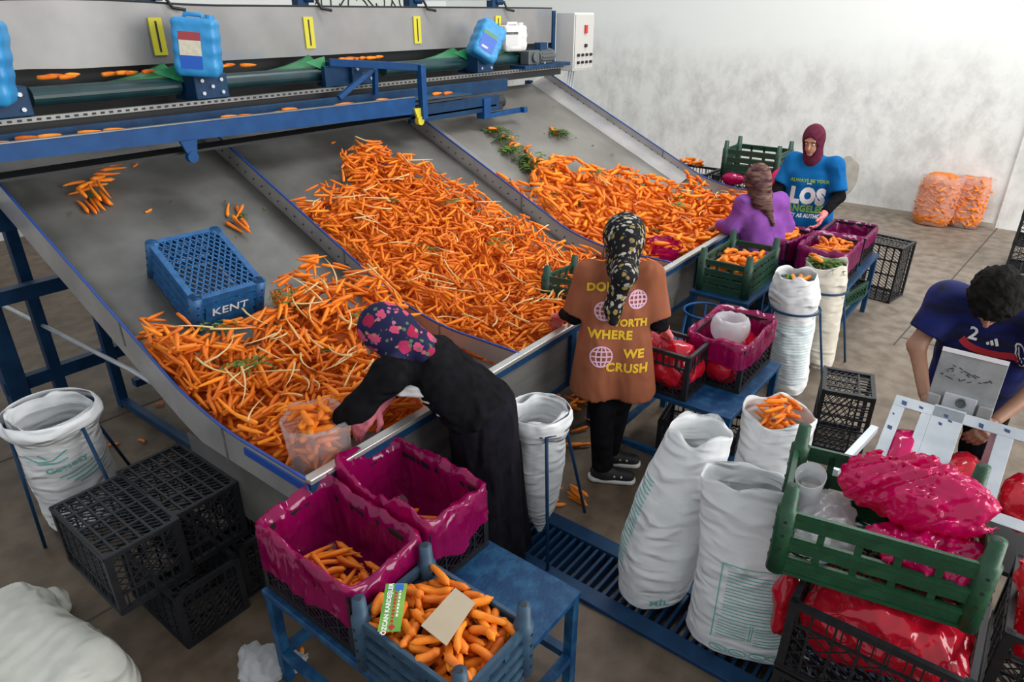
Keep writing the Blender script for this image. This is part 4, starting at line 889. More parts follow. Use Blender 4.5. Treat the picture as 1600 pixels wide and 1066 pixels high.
# --- middle table
table('blue steel table beside the brown shirt woman', 3.14, 3.95, .97, 1.72, .56)
mesh_crate('black crate with purple film liner and a clear roll on the middle table', (3.68, 1.21, .56), rz=R(90), L=.52, W=.34, H=.27)
liner('purple magenta liner of the crate on the middle table', (3.68, 1.21, .56), R(90), .53, .35, .27, .03, .13, 21.3, MT['magenta'], amp=.022)
mesh_crate('black crate with red film on the middle table, touched by a pink glove', (3.29, 1.47, .56), L=.46, W=.27, H=.27)
def bag(name, label, prims, m, h=.014, k=.05, freq=60, amp=.006, seed=1, cuts=(), group=None, cat='bag', parent=None):
    wf = crease(freq * .7, amp * 1.6, seed); w2 = wrinkle(freq * .35, amp * 2.0, seed + 50)
    o = blob(name, prims, m, parent, h, k, cuts, (), lambda P: wf(P) + w2(P))
    if label: tag(o, label, cat, group)
    return o
bag('carrot_bag', 'red film bag of carrots filling the crate by the pink glove', [cap((3.23, 1.33, .68), (3.23, 1.62, .68), .09), cap((3.35, 1.33, .68), (3.35, 1.62, .68), .09), cap((3.29, 1.36, .75), (3.29, 1.6, .75), .09)], MT['red_film'], seed=4)
bag('carrot_bag', 'red carrots bagged in the bottom of the middle table crate', [cap((3.52, 1.21, .66), (3.84, 1.21, .66), .10), cap((3.52, 1.16, .66), (3.84, 1.25, .66), .10)], MT['red_film'], seed=6)
rl = MB(); P = []
for k in range(40):
    a = 2 * PI * k / 40; P.append([((.085 + .028 * math.cos(b2)) * math.cos(a) * (1 + .06 * nz(a * 2, b2, 1)), (.085 + .028 * math.cos(b2)) * math.sin(a), .05 * math.sin(b2) * 1.3 + .01 * nz(3 * a, b2, 7)) for b2 in np.linspace(0, 2 * PI, 10, endpoint=False)])
rl.grid(P, cu=True, cv=True); o = ob('film_roll', rl, MT['milky'], smooth=True); o.location = (3.66, 1.22, .84); tag(o, 'clear plastic film rolled into a ring on the purple lined crate', 'plastic film')
mesh_crate('black mesh crate standing on end on the floor beyond the big sacks', (4.20, .77, .21), rot=(R(90), 0, R(14)), L=.42, W=.34, H=.30)
mesh_crate('black crate under the middle table', (3.5, 1.25, 0), rz=R(10), L=.46, W=.3, H=.28)
# --- far table group
table('blue steel table in front of the blue shirt woman', 5.42, 6.62, .98, 1.62, .56, 'blue', True, .2)
mesh_crate('black crate with a purple liner, full of carrots, nearest on the far table', (5.70, 1.20, .56), rz=R(90), L=.52, W=.36, H=.27)
liner('purple liner of the carrot crate nearest on the far table', (5.70, 1.20, .56), R(90), .53, .37, .27, .035, .15, 31., MT['magenta_far'], amp=.02)
crate_fill((5.72, 1.19), R(90), .46, .30, .74, .9, 15, BIG, 'thick carrot in the purple lined crate on the far table', 'carrots in the far purple crate', .9, 1.15, under=30)
mesh_crate('black crate with a purple liner between the purple and blue workers', (5.78, 1.60, .56), rz=R(80), L=.46, W=.32, H=.27)
liner('purple liner of the crate between the purple and blue workers', (5.78, 1.60, .56), R(80), .47, .33, .27, .02, .14, 37., MT['magenta_far'], amp=.018)
crate_fill((5.78, 1.60), R(80), .42, .28, .76, .9, 12, BIG, 'thick carrot in the crate between the purple and blue workers', 'carrots between the two workers', .95, 1.15, under=30)
mesh_crate('black crate with a purple liner at the far end of the far table', (6.38, 1.22, .56), rz=R(90), L=.46, W=.36, H=.24)
liner('purple liner at the far end of the far table', (6.38, 1.22, .56), R(90), .47, .37, .24, .01, .10, 41., MT['magenta_far'], amp=.018)
mesh_crate('tall black crate standing on the floor past the far table', (6.98, 1.05, .27), rot=(R(90), 0, R(80)), L=.54, W=.40, H=.34)
mesh_crate('green hand crate on the lower rail of the far table', (6.15, 1.14, .24), rz=R(80), L=.46, W=.26, H=.14, m='green_far')
# --- green crate of carrots by the lip, its stand and the crate below
table('small dark blue stand under the green carrot crate', 4.50, 5.20, 1.40, 1.84, .66, 'blue')
peg_crate('dark green pegged crate heaped with carrots beside the lip', (4.86, 1.63, .66), rz=R(90), L=.60, W=.38, H=.24, peg=.07, m='green_far', nr=4)
crate_fill((4.86, 1.63), R(90), .56, .34, .80, .95, 24, BIG, 'thick carrot in the dark green crate beside the lip', 'carrots in the dark green crate', .9, 1.2, under=22)
mesh_crate('black crate of carrots on the floor under the green crate stand', (4.85, 1.62, 0), rz=R(90), L=.5, W=.34, H=.28)
crate_fill((4.85, 1.62), R(90), .46, .30, .14, .3, 6, BIG, 'carrot in the floor crate under the green crate stand', 'carrots in the floor crate', .95, 1.2, under=25)
# --- crate in the middle chute, bags in the right chute
Mx = Matrix.Translation((3.60, 2.25, .76)) @ Matrix.Rotation(R(100), 4, 'Z') @ Matrix.Rotation(R(8), 4, 'X')
q = peg_crate('dark green pegged crate standing in the carrots of the middle chute', (0, 0, 0), L=.50, W=.30, H=.20, peg=.06, m='green_far'); q.location = Mx.to_translation(); q.rotation_euler = Mx.to_euler()
def openbag(label, loc, rx, ry, Ht, m, seed, flare=.2, group=None, rz=0, n=72, amp=.012, cat='bag', name='plastic_bag'):
    P = []
    for k in range(n):
        a = 2 * PI * k / n; row = []
        for t in (0, .08, .25, .45, .65, .85, 1.0, 1.0):
            i_ = len(row); sc = (.72 + .28 * min(1, t * 5)) * (1 + flare * max(0, t - .6) * 2) * (.94 if i_ == 7 else 1)
            f = 1 + (amp * nz(math.cos(a) * 5, math.sin(a) * 5, t * 4 + seed) * 5 + amp * 2 * nz(a * 6, seed, t * 9))
            zz = Ht * t + (.03 * nz(math.cos(a) * 2, math.sin(a) * 2, seed + 3) if t > .8 else 0) - (.02 if i_ == 7 else 0)
            row.append((rx * sc * f * math.cos(a), ry * sc * f * math.sin(a), zz))
        P.append(row)
    b_ = MB().grid(P, cu=True); bt = [p[0] for p in P]; b_.add(bt, [tuple(range(len(bt)))])
    o = ob(name, b_, m, smooth=True); o.location = loc; o.rotation_euler = (0, 0, rz); return tag(o, label, cat, group)
openbag('open magenta bag standing behind the leaf scarf in the right chute', (4.70, 2.52, .77), .14, .10, .17, MT['magenta'], 5., .3, rz=.4)
openbag('low magenta bag lying at the lip of the right chute', (4.80, 2.20, .76), .15, .10, .12, MT['magenta'], 15., .25, rz=.8)
cbg = openbag('clear plastic bag of carrots at the near corner of the left chute', (1.42, 2.14, .70), .13, .13, .285, MT['clear'], 25., .12, rz=.3)
crate_fill((1.42, 2.14), 0, .20, .20, .70, 1.2, 20, BIG, 'carrot inside the clear bag at the chute corner', 'carrots in the clear bag', .9, under=30)
# --- stack beyond the right side of the table
for k in range(3): mesh_crate(['black crate at the bottom of the stack past the right chute', 'middle black crate of the stack past the right chute', 'top black crate under the raised green crate past the right chute'][k], (7.47, 2.55, .305 * k), L=.62, W=.42, H=.30, group='stack past the right chute')
for k in range(3): mesh_crate(['lowest black crate of the far stack with carrots', 'middle black crate of the far stack with carrots', 'top black crate of the far stack with carrots'][k], (7.40, 3.20, .305 * k), L=.56, W=.42, H=.30, group='far carrot stack')
crate_fill((7.40, 3.20), 0, .5, .36, .95, 1.2, 6, BIG, 'carrot heaped on the far stack past the right chute', 'carrots on the far stack', .7, 1.2, under=12)
peg_crate('empty dark green pegged crate on top of the far stack by the wall', (7.47, 2.48, .915), L=.60, W=.42, H=.28, peg=.08, m='green_far', nr=4)
bag('carrot_bag', 'pink film bag sticking out of the stack past the right chute', [ell((7.27, 2.62, .90), (.06, .14, .06))], MT['pink_film'], h=.012, seed=8)
bag('carrot_bag', 'dusky pink bag beside the purple worker on the right', [ell((7.15, 2.12, .92), (.10, .10, .15))], MT['pink_film'], h=.014, seed=9)
# --- net bags of carrots against the wall
def netbag(label, loc, rx, ry, Ht, seed, lean):
    o = thing('net_bag', label, 'bag', loc, rot=(0, lean, 0), group=None)
    g = np.random.default_rng(seed); its = []
    for _ in range(260):
        a = g.uniform(0, 2 * PI); z = g.uniform(.04, Ht - .03); s_ = .93 * min(1, .75 + z * 2, .75 + (Ht - z) * 2)
        its.append((rx * s_ * math.cos(a), ry * s_ * math.sin(a), z, a + PI / 2 + g.normal(0, .3), g.normal(0, .8), g.uniform(.09, .15), .014, 0))
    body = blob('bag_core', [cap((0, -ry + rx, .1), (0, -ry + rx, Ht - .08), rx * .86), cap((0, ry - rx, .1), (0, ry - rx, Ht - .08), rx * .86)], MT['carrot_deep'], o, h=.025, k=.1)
    p = pile_mesh('bagged_carrots', its, None, MT['carrot_s'], o)
    openb = openbag(None, (0, 0, 0), rx * 1.04, ry * 1.04, Ht, MT['clear'], seed * 1.3, .05, name='net_skin', cat=None); openb.parent = o
    return o
netbag('clear bag of carrots leaning on the far wall, front one of two', (10.22, 1.02, 0), .15, .23, .62, 5, R(10))
netbag('clear bag of carrots leaning on the far wall behind the other one', (10.34, .68, 0), .11, .20, .64, 6, R(10))
# --- stack at the right edge
for k in range(4): mesh_crate(['lowest crate of the tall stack at the right picture edge', 'second crate up of the tall stack at the right picture edge', 'third crate up of the tall stack at the right picture edge', 'top crate of the tall stack at the right picture edge'][k], (8.95, -.20, .305 * k), L=.55, W=.42, H=.30, group='tall stack at the right edge')
bag('carrot_bag', 'red bag in the tall stack at the right picture edge', [ell((8.95, -.22, .45), (.16, .2, .10))], MT['red_film'], h=.02, seed=19)

# ------------------------------------------------------------ woven sacks
def decal_pts(bvh, org, ux, uy, pts, off=.003):
    n = Vector(ux).cross(Vector(uy)).normalized(); out = []
    for u, v in pts:
        p = Vector(org) + Vector(ux) * u + Vector(uy) * v; h_ = bvh.ray_cast(p + n * .6, -n, 1.2)
        out.append((h_[0] + n * off) if h_[0] is not None else p)
    return out
def bvh_of(me): return BVHTree.FromPolygons([v.co.copy() for v in me.vertices], [tuple(p.vertices) for p in me.polygons])
def decal_lines(parent, bvh, org, ux, uy, lines, w_, m, name='print', off=.003):
    b_ = MB()
    for ln in lines:
        pts = []
        for (a, c) in zip(ln, ln[1:]):
            k = max(1, int(math.dist(a, c) / .015)); pts += [(a[0] + (c[0] - a[0]) * i / k, a[1] + (c[1] - a[1]) * i / k) for i in range(k)]
        pts.append(ln[-1]); L_, R_ = [], []
        for i, p in enumerate(pts):
            a, c = pts[max(0, i - 1)], pts[min(len(pts) - 1, i + 1)]; d = math.dist(a, c) + 1e-9; nx_, ny_ = -(c[1] - a[1]) / d * w_ / 2, (c[0] - a[0]) / d * w_ / 2
            L_.append((p[0] + nx_, p[1] + ny_)); R_.append((p[0] - nx_, p[1] - ny_))
        b_.grid([decal_pts(bvh, org, ux, uy, L_, off), decal_pts(bvh, org, ux, uy, R_, off)])
    return tag(ob(name, b_, m, parent), kind='stuff')
def decal_text(parent, bvh, s, size, org, ux, uy, m, bold=0, sx=1, arc=0, off=.004, slant=0):
    me = text_mesh(s, size, bold); bm = bmesh.new(); bm.from_mesh(me)
    for _ in range(2):
        ed = [e for e in bm.edges if e.calc_length() > .014]
        if ed: bmesh.ops.subdivide_edges(bm, edges=ed, cuts=1)
    bmesh.ops.triangulate(bm, faces=bm.faces)
    pts = [(v.co.x * sx + slant * v.co.y, v.co.y + arc * (v.co.x * sx) ** 2) for v in bm.verts]
    for v, p in zip(bm.verts, decal_pts(bvh, org, ux, uy, pts, off)): v.co = p
    bm.to_mesh(me); bm.free(); return tag(link('lettering', me, m, parent), kind='stuff')
def sack(label, loc, rings, m, seed, inner=.16, n=72, amp=.011, fold=0, rimw=.0, stand=None, group=None, sharp=0):
    t = thing('woven_sack', label, 'sack', loc, group=group)
    rings = np.array(rings, float); zz = np.linspace(0, 1, 46); ti = np.linspace(0, 1, len(rings)); RR = np.stack([np.interp(zz, ti, rings[:, k]) for k in range(6)], 1)
    k3 = np.array([.25, .5, .25])
    for c in range(6):
        for _ in range(3): RR[1:-1, c] = np.convolve(RR[:, c], k3, 'valid')
    P = []
    for k in range(n):
        a = 2 * PI * k / n; row = []
        def pt(r, sc, dz=0):
            z, cx_, cy_, rx, ry, an = r; sq = (abs(math.cos(a)) ** 4 + abs(math.sin(a)) ** 4) ** -.25; s_ = 1 + (sq - 1) * sharp
            f = 1 + amp * 6 * nz(math.cos(a) * 1.6, math.sin(a) * 1.6, z * 5 + seed) + amp * 2.6 * nz(math.cos(a) * 2.5 + seed, math.sin(a) * 2.5, z * 26) + amp * 1.2 * nz(math.cos(a) * 7, math.sin(a) * 7, z * 40 + seed) - amp * 3.2 * abs(nz(math.cos(a) * 2.2 + 3, math.sin(a) * 2.2, z * 15 + seed)) - amp * 2 * abs(nz(math.cos(a) * 4 + 3, math.sin(a) * 4, z * 9 + seed * 2)) + .10 * nz(math.cos(a) * 1.3, math.sin(a) * 1.3, seed + 4) * max(0, (z / rings[-1, 0] - .6)) * 2
            x, y = rx * s_ * f * sc * math.cos(a), ry * s_ * f * sc * math.sin(a)
            return (cx_ + x * math.cos(an) - y * math.sin(an), cy_ + x * math.sin(an) + y * math.cos(an), z + dz)
        for i in range(46): row.append(pt(RR[i], 1, (.05 * nz(math.cos(a) * 1.5, math.sin(a) * 1.5, seed + 9) * max(0, i - 38) / 7)))
        for j in (44, 43, 41, 38, 35):
            row.append(pt(RR[j], .95 - (.04 if j < 40 else 0), .0))
            if (1 - zz[j]) * (rings[-1, 0] - rings[0, 0]) > inner: break
        P.append(row)
    b_ = MB().grid(P, cu=True); b_.add([p[0] for p in P], [tuple(range(n))])
    body = ob('sack_body', b_, m, t, smooth=True)
    if fold:
        P = []
        for k in range(n):
            a = 2 * PI * k / n; row = []
            for q in np.linspace(0, 1, 9):
                z = rings[-1, 0] + .004 - fold * (1 + .3 * nz(math.cos(a) * 1.5, math.sin(a) * 1.5, seed)) * q; i = int(np.argmin(abs(RR[:, 0] - z))); r = RR[i]
                s_ = 1.08 + .10 * math.sin(PI * min(1, q * 1.2)) + .05 * nz(math.cos(a) * 3, math.sin(a) * 3, q * 5 + seed); x, y = r[3] * s_ * math.cos(a), r[4] * s_ * math.sin(a); an = r[5]
                row.append((r[1] + x * math.cos(an) - y * math.sin(an), r[2] + x * math.sin(an) + y * math.cos(an), z))
            P.append(row)
        ob('folded_cuff', MB().grid(P, cu=True), m, t, smooth=True, solid=.003)
    return t, body
def sack_stand(label, c, rx, zr, feet, group=None):
    t = thing('sack_stand', label, 'stand', (c[0], c[1], 0)); pts = [(c[0] + rx * math.cos(a), c[1] + rx * math.sin(a), zr) for a in np.linspace(0, 2 * PI, 28, endpoint=False)]
    ob('ring', MB().tube(pts, .008, 8, True), MT['blue'], t, smooth=True, world=True)
    for f in feet:
        d = Vector((f[0] - c[0], f[1] - c[1])).normalized(); ob('leg', MB().tube([(c[0] + d.x * rx, c[1] + d.y * rx, zr), (f[0], f[1], .0)], .0085, 8), MT['blue'], t, smooth=True, world=True)
    return t
def basis_cam(a, tilt=0):        # horizontal right vector and up vector for a surface facing direction a (degrees)
    n = Vector((math.cos(R(a)), math.sin(R(a)), 0)); return Vector((0, 0, 1)).cross(n), Vector((0, 0, 1))
# left sack on its stand
t, body = sack('white woven sack with a teal print hanging on a stand at the left', (.90, 3.55, 0), [(.02, .04, .12, .20, .17, .3), (.12, .03, .12, .21, .17, .3), (.4, 0, .06, .20, .165, .3), (.62, -.03, -.04, .18, .16, .2), (.74, -.045, -.09, .185, .19, 0), (.80, -.05, -.10, .18, .19, 0)], MT['white_sack'], 3.7, fold=.10)
sack_stand('thin blue wire stand holding the left white sack', (.855, 3.45), .198, .75, [(.67, 3.58), (1.25, 3.75), (.95, 3.1)])
bv = bvh_of(body.data); ux, uy = basis_cam(-110); uxs = (ux * math.cos(R(12)) + uy * math.sin(R(12))); uys = (uy * math.cos(R(12)) - ux * math.sin(R(12))); og = Vector((-.03, -.05, .50))
decal_text(t, bv, 'Gegsesy', .055, og, uxs, uys, MT['teal'], .001, 1, 0)
decal_lines(t, bv, og, uxs, uys, [[(-.13, .13), (-.09, .08), (-.03, .075), (.05, .11)], [(-.10, .065), (-.04, .05), (.03, .055)], [(-.07, .13), (-.05, .09)]], .008, MT['teal'])
for k in range(4): decal_lines(t, bv, og, uxs, uys, [[(-.06 + .02 * k, -.06 - .028 * k), (.10 + .01 * k, -.055 - .028 * k)]], .008, MT['teal'])
# pointed sack by the black skirt
t, body = sack('pointed white woven sack hanging on a stand beside the black skirt', (2.30, 1.61, 0), [(.0, .04, .02, .012, .012, 0), (.05, .035, .02, .03, .03, 0), (.2, .02, .01, .095, .085, 0), (.42, 0, 0, .125, .115, 0), (.62, -.01, 0, .135, .13, 0), (.80, -.02, -.005, .14, .135, 0)], MT['white_sack'], 12.1, fold=.11, inner=.18, amp=.013)
sack_stand('thin blue stand of the pointed white sack', (2.282, 1.606), .150, .74, [(2.62, 1.52), (2.16, 1.80), (2.12, 1.42)])
# three large filled sacks in the middle foreground
tG, bG = sack('tall leaning white sack at the left of the three big sacks', (2.36, .94, 0), [(.0, -.08, -.0, .10, .06, -.8), (.05, -.07, -.0, .16, .11, -.8), (.25, -.04, 0, .185, .155, -.8), (.5, .02, -.01, .175, .15, -.8), (.7, .08, -.03, .155, .13, -.8), (.86, .13, -.05, .135, .115, -.7)], MT['white_sack'], 5.5, inner=.16, sharp=.3)
tH, bH = sack('upright white sack with teal text at the front of the three big sacks', (2.28, .52, 0), [(.0, -.01, 0, .19, .06, -1.28), (.05, 0, 0, .225, .12, -1.28), (.28, .01, .01, .215, .15, -1.28), (.52, .03, .04, .195, .14, -1.28), (.70, .05, .08, .185, .12, -1.28), (.82, .06, .11, .175, .085, -1.28)], MT['white_sack'], 9.2, inner=.12, sharp=.35)
tI, bI = sack('white sack holding carrots at the back of the three big sacks', (2.83, .66, 0), [(.0, 0, 0, .15, .14, 0), (.1, 0, 0, .18, .16, 0), (.4, 0, 0, .18, .16, 0), (.7, 0, 0, .165, .155, 0), (.88, -.01, 0, .155, .15, 0)], MT['white_sack'], 14.4, inner=.17)
for nm, c, r_, z in (('carrots seen inside the rear one of the three big sacks', (2.82, .66), .12, .74),):
    hp_ = Heap(c[0] - .2, c[0] + .2, c[1] - .2, c[1] + .2, lambda X, Y: z - .06 + 0 * X); its = []
    for _ in range(60):
        a, q = random.uniform(0, 6.28), r_ * .75 * math.sqrt(random.random()); x, y, yw = c[0] + q * math.cos(a), c[1] + q * math.sin(a), random.uniform(0, 3.1); zz, sl = hp_.drop(x, y, yw, .10, .011, .004); its.append((x, y, zz, yw, sl, .10, .011, .03))
    th = np.linspace(0, 2 * PI, 20, endpoint=False); tag(pile_mesh('sack_contents', its, None, MT['carrot_s']), nm, 'carrots')
lf = MB(); leaves(lf, (2.50, .90, .70), 30, .07, 3); tag(ob('sack_contents', lf, MT['leaf']), 'green carrot tops inside the tall leaning sack', 'leaves', kind='stuff')
ob('stem', MB().tube([(2.50, .86, .70), (2.49, .84, .79)], .006, 6), MT['leaf']); tag(bpy.data.objects['stem'], 'green stalk sticking up inside the tall leaning sack', 'stalk')
bv = bvh_of(bH.data); ux, uy = basis_cam(196); og = Vector((0.0, -.0, .30))
fr_ = [[(-.115, .22), (.19, .22)], [(-.115, .22), (-.115, -.16)], [(-.115, -.03), (.19, -.03)], [(.03, -.04), (.03, -.13)], [(.04, -.04), (.04, -.13)]]
g = random.Random(4); ln = [[(-.09, .19 - .0155 * k), (-.09 + g.uniform(.18, .27), .19 - .0155 * k)] for k in range(14)] + [[(-.10, -.05 - .016 * k), (.02, -.05 - .016 * k)] for k in range(6)] + [[(.05, -.05 - .016 * k), (.17, -.05 - .016 * k)] for k in range(7)]
decal_lines(tH, bv, og, ux, uy, fr_, .004, MT['teal'], 'print_frame'); decal_lines(tH, bv, og, ux, uy, ln, .0035, MT['teal'], 'print_text')
decal_lines(tH, bv, og, ux, uy, [[(c + .035 * math.cos(a), -.215 + .018 * math.sin(a)) for a in np.linspace(0, 2 * PI, 15)] for c in (-.08, 0, .08, .155)] + [[(c - .018, -.21), (c + .018, -.22)] for c in (-.08, 0, .08, .155)], .005, MT['teal'], 'print_marks')
bv = bvh_of(bG.data); ux, uy = basis_cam(150); og = Vector((-.02, 0, .45)); decal_lines(tG, bv, og, ux, uy, [[(-.10, .2 - .02 * k), (-.02, .2 - .02 * k)] for k in range(22)], .005, MT['teal'], 'print_text')
ux, uy = basis_cam(205); decal_text(tG, bv, 'MİL', .05, Vector((0, 0, .09)), ux, uy, MT['teal'], .0005)
# far pair of sacks on stands
t, body = sack('white sack with carrot tops on a blue stand, nearer of the far pair', (4.66, 1.12, 0), [(.0, .06, -.02, .13, .12, 0), (.06, .05, -.02, .15, .14, 0), (.4, .02, 0, .155, .145, 0), (.62, 0, .01, .15, .145, 0), (.76, -.02, .02, .175, .17, 0), (.92, -.04, .03, .135, .13, 0)], MT['white_sack'], 22.2, inner=.08)
sack_stand('blue stand around the nearer of the far pair of sacks', (4.655, 1.13), .168, .66, [(4.80, .86), (4.42, 1.30), (4.9, 1.2)])
bv = bvh_of(body.data); ux, uy = basis_cam(205); decal_lines(t, bv, Vector((0, 0, .35)), ux, uy, [[(-.11, .22 - .022 * k), (.12, .22 - .022 * k)] for k in range(22)], .006, mat('pale_teal_print', (.42, .62, .64), .7), 'print_text')
t, body = sack('beige sack stuffed with green tops, farther of the far pair', (5.18, 1.06, 0), [(.0, .10, -.03, .12, .11, 0), (.06, .08, -.02, .14, .13, 0), (.4, .03, 0, .145, .14, 0), (.62, .0, .01, .15, .145, 0), (.74, -.03, .02, .165, .16, 0), (.86, -.04, .03, .15, .145, 0)], MT['beige_sack'], 25.5, inner=.06)
sack_stand('blue stand around the beige sack of the far pair', (5.17, 1.07), .160, .66, [(5.42, .86), (5.0, 1.28), (5.36, 1.2)])
for nm, c, z, s in (('green carrot tops and roots in the nearer white sack', (4.62, 1.15), .85, .08), ('dark green carrot tops filling the beige sack', (5.14, 1.09), .84, .10)):
    lf = MB(); leaves(lf, (c[0], c[1], z), 60 if s < .09 else 150, s, c[0]); tag(ob('sack_contents', lf, MT['leaf']), nm, 'leaves', kind='stuff')
for k, (x, y, z, yw) in enumerate(((4.60, 1.12, .885, .2), (4.63, 1.09, .89, -.4), (4.58, 1.15, .885, .5), (5.09, 1.14, .885, 1.2), (5.11, 1.17, .89, .9))): place_carrot((x, y, z), yw, .1, BIG[k % 5], 'carrot lying in the white sack of the far pair' if k < 3 else 'carrot lying in the beige sack of the far pair', 'carrots in the far sacks')
t = thing('sack_stand', 'empty blue ring stand without a sack near the lip', 'stand', (4.30, 1.62, 0))
ob('ring', MB().tube([(4.30 + .15 * math.cos(a), 1.62 + .15 * math.sin(a), .62) for a in np.linspace(0, 2 * PI, 30, endpoint=False)], .009, 8, True), MT['blue_light'], t, smooth=True, world=True)
for a in (.4, 2.5, 4.4): ob('leg', MB().tube([(4.30 + .15 * math.cos(a), 1.62 + .15 * math.sin(a), .62), (4.30 + .22 * math.cos(a), 1.62 + .22 * math.sin(a), 0)], .009, 8), MT['blue_light'], t, smooth=True, world=True)
# lying sack bottom left, plastic scrap
lw1, lw2 = wrinkle(11, .016, 31), crease(20, .010, 33)
tag(blob('filled_sack', [rbox((.27, 2.70, .14), (.27, .40, .14), .11, np.array(Matrix.Rotation(R(6), 3, 'Z'))), ell((.52, 3.05, .07), (.07, .10, .05)), ell((.50, 2.40, .10), (.08, .14, .09))], MT['dirty_sack'], None, .012, .06, (((0, 0, .002), (0, 0, -1)),), (), lambda P: lw1(P) + lw2(P)), 'large dirty white sack lying on the floor at the lower left', 'sack')
bag('plastic_scrap', 'crumpled white plastic bag on the floor at the lower edge', [ell((.93, 2.02, .05), (.12, .10, .06)), ell((1.0, 1.98, .05), (.08, .05, .05))], MT['milky'], h=.01, freq=80, amp=.010, seed=33, cuts=(((0, 0, .002), (0, 0, -1)),))

# ------------------------------------------------------------ right foreground: crates of bagged carrots and the packing stand
Mx = Matrix.Translation((2.245, .14, .755)) @ Matrix.Rotation(R(11.4), 4, 'Z')
q = peg_crate('large green pegged crate with magenta bags, right foreground', (2.245, .14, .755), rz=R(11.4), L=.615, W=.45, H=.26, peg=.09, m='green_plastic', nr=3)
mesh_crate('black mesh crate of red carrot bags right under the green crate', (2.16, .03, .37), L=.54, W=.44, H=.32, step=.034)
mesh_crate('black crate at the floor under the green crate stack', (2.16, .03, .0), L=.54, W=.44, H=.36, step=.034)
bag('carrot_bag', 'bulging red bag of carrots in the crate under the green crate', [cap((2.085, .17, .56), (2.085, -.12, .56), .115), cap((2.25, .17, .57), (2.25, -.12, .57), .115), ell((2.15, .02, .655), (.15, .21, .08))], MT['red_film'], h=.011, seed=41, freq=50, amp=.008)
bag('carrot_bag', 'red film bag hanging out at the left of the black crate', [ell((2.12, .345, .50), (.08, .045, .14))], MT['red_film'], h=.010, seed=42)
mesh_crate('black crate of red bags at the lower right corner', (2.42, -.56, .42), L=.54, W=.44, H=.30, step=.034)
mesh_crate('lower black crate at the lower right corner on the floor', (2.42, -.56, 0), L=.54, W=.44, H=.40, step=.034)
bag('carrot_bag', 'red bag of carrots at the lower right picture edge', [cap((2.40, -.42, .64), (2.42, -.7, .64), .13), ell((2.40, -.44, .79), (.16, .15, .12))], MT['red_film'], h=.011, seed=43, freq=50, amp=.008)
# magenta bag in the green crate: crumpled folded film
def crumple(label, c, r, m, seed, freq=9, amp=.25, name='plastic_bag', n=80, squash=None, group=None):
    P = []
    for i in range(n + 1):
        th = PI * i / n; row = []
        for k in range(n):
            a = 2 * PI * k / n; d = Vector((math.sin(th) * math.cos(a), math.sin(th) * math.sin(a), math.cos(th)))
            f = 1 + amp * (1 - 2 * abs(mnoise.noise(d * 1.6 + Vector((seed, 0, 0))))) * .6 + amp * .7 * (abs(mnoise.noise(d * 3.4 + Vector((0, seed, 0))))) - amp * .35 * abs(mnoise.noise(d * 8 + Vector((0, 0, seed))))
            row.append((r[0] * d.x * f, r[1] * d.y * f, max(-r[2] * .8, r[2] * d.z * f)))
        P.append(row)
    o = ob(name, MB().grid(P, cv=True), m, smooth=True); o.location = c; return tag(o, label, 'bag', group)
def filmbag(label, prims, m, seed, f1=26, a1=.030, h=.0075, k=.05):
    c1, c2, c3 = crease(f1, a1, seed), crease(f1 * 2.6, a1 * .38, seed + 7), wrinkle(f1 * .5, a1 * .8, seed + 3)
    return tag(blob('plastic_bag', prims, m, None, h, k, (), (), lambda P: c1(P) + c2(P) + c3(P)), label, 'bag')
filmbag('shiny crumpled hot pink bag piled in the green crate', [ell((2.34, .09, 1.0), (.12, .20, .11)), ell((2.28, .02, 1.04), (.12, .15, .09)), cap((2.40, .18, 1.0), (2.30, -.08, 1.06), .07, .08), ell((2.42, .02, 1.02), (.08, .12, .11))], MT['pink_film'], 3)
filmbag('flat hot pink bag in the near right corner of the green crate', [ell((2.16, -.02, .92), (.10, .17, .06)), ell((2.20, -.08, .90), (.08, .09, .08))], MT['pink_film'], 5)
filmbag('milky plastic sheet in the left corner of the green crate', [ell((2.16, .28, .85), (.13, .11, .06)), ell((2.30, .30, .84), (.10, .09, .06))], MT['milky'], 9, 26, .018, .009)
jg = thing('plastic_scoop', 'translucent plastic scoop leaning in the left corner of the green crate', 'scoop', (2.27, .375, .86))
P = []
for k in range(24):
    a = 2 * PI * k / 24; P.append([(.05 * s_ * math.cos(a), .042 * s_ * math.sin(a), z) for s_, z in ((.2, -.04), (.8, -.03), (1, .03), (1.05, .10), (1.25, .16), (1.2, .165), (.95, .10))])
o = ob('cup', MB().grid(P, cu=True), MT['milky'], jg, smooth=True); o.rotation_euler = (0, R(-18), 0)
# packing stand: sloping grey frame with cut-outs over red bags
fr = thing('packing_stand', 'sloping grey metal packing stand with square openings', 'stand', (3.05, -.05, 0))
def slope_pt(u, v): return Vector((3.22 - .36 * v, .27 - u, .925 - .20 * v))      # u across, v down the slope
def plate(name, u0, u1, v0, v1, m='grey_metal'):
    n = Vector((-.20, 0, .36)).normalized() * .006; return ob(name, MB().poly([slope_pt(u0, v0), slope_pt(u1, v0), slope_pt(u1, v1), slope_pt(u0, v1)], -n), MT[m], fr, world=True, bevel=.002)
for nm, u0, u1, v0, v1 in (('top_bar', 0, .82, -.0, .14), ('side_bar', 0, .05, .14, 1.0), ('middle_bar', .155, .275, -.02, 1.05), ('side_plate', .115, .155, .14, 1.0), ('middle_bar', .40, .46, .14, 1.0), ('side_bar', .60, .68, .14, 1.0), ('bottom_bar', 0, .82, 1.0, 1.12)): plate(nm, u0, u1, v0, v1)
for u in (.02, .40, .78):
    for v in (.05, 1.05): p = slope_pt(u, v); ob('leg', MB().span((p.x - .02, p.y - .02, 0), (p.x + .02, p.y + .02, p.z - .012)), MT['grey_metal'], fr, world=True)
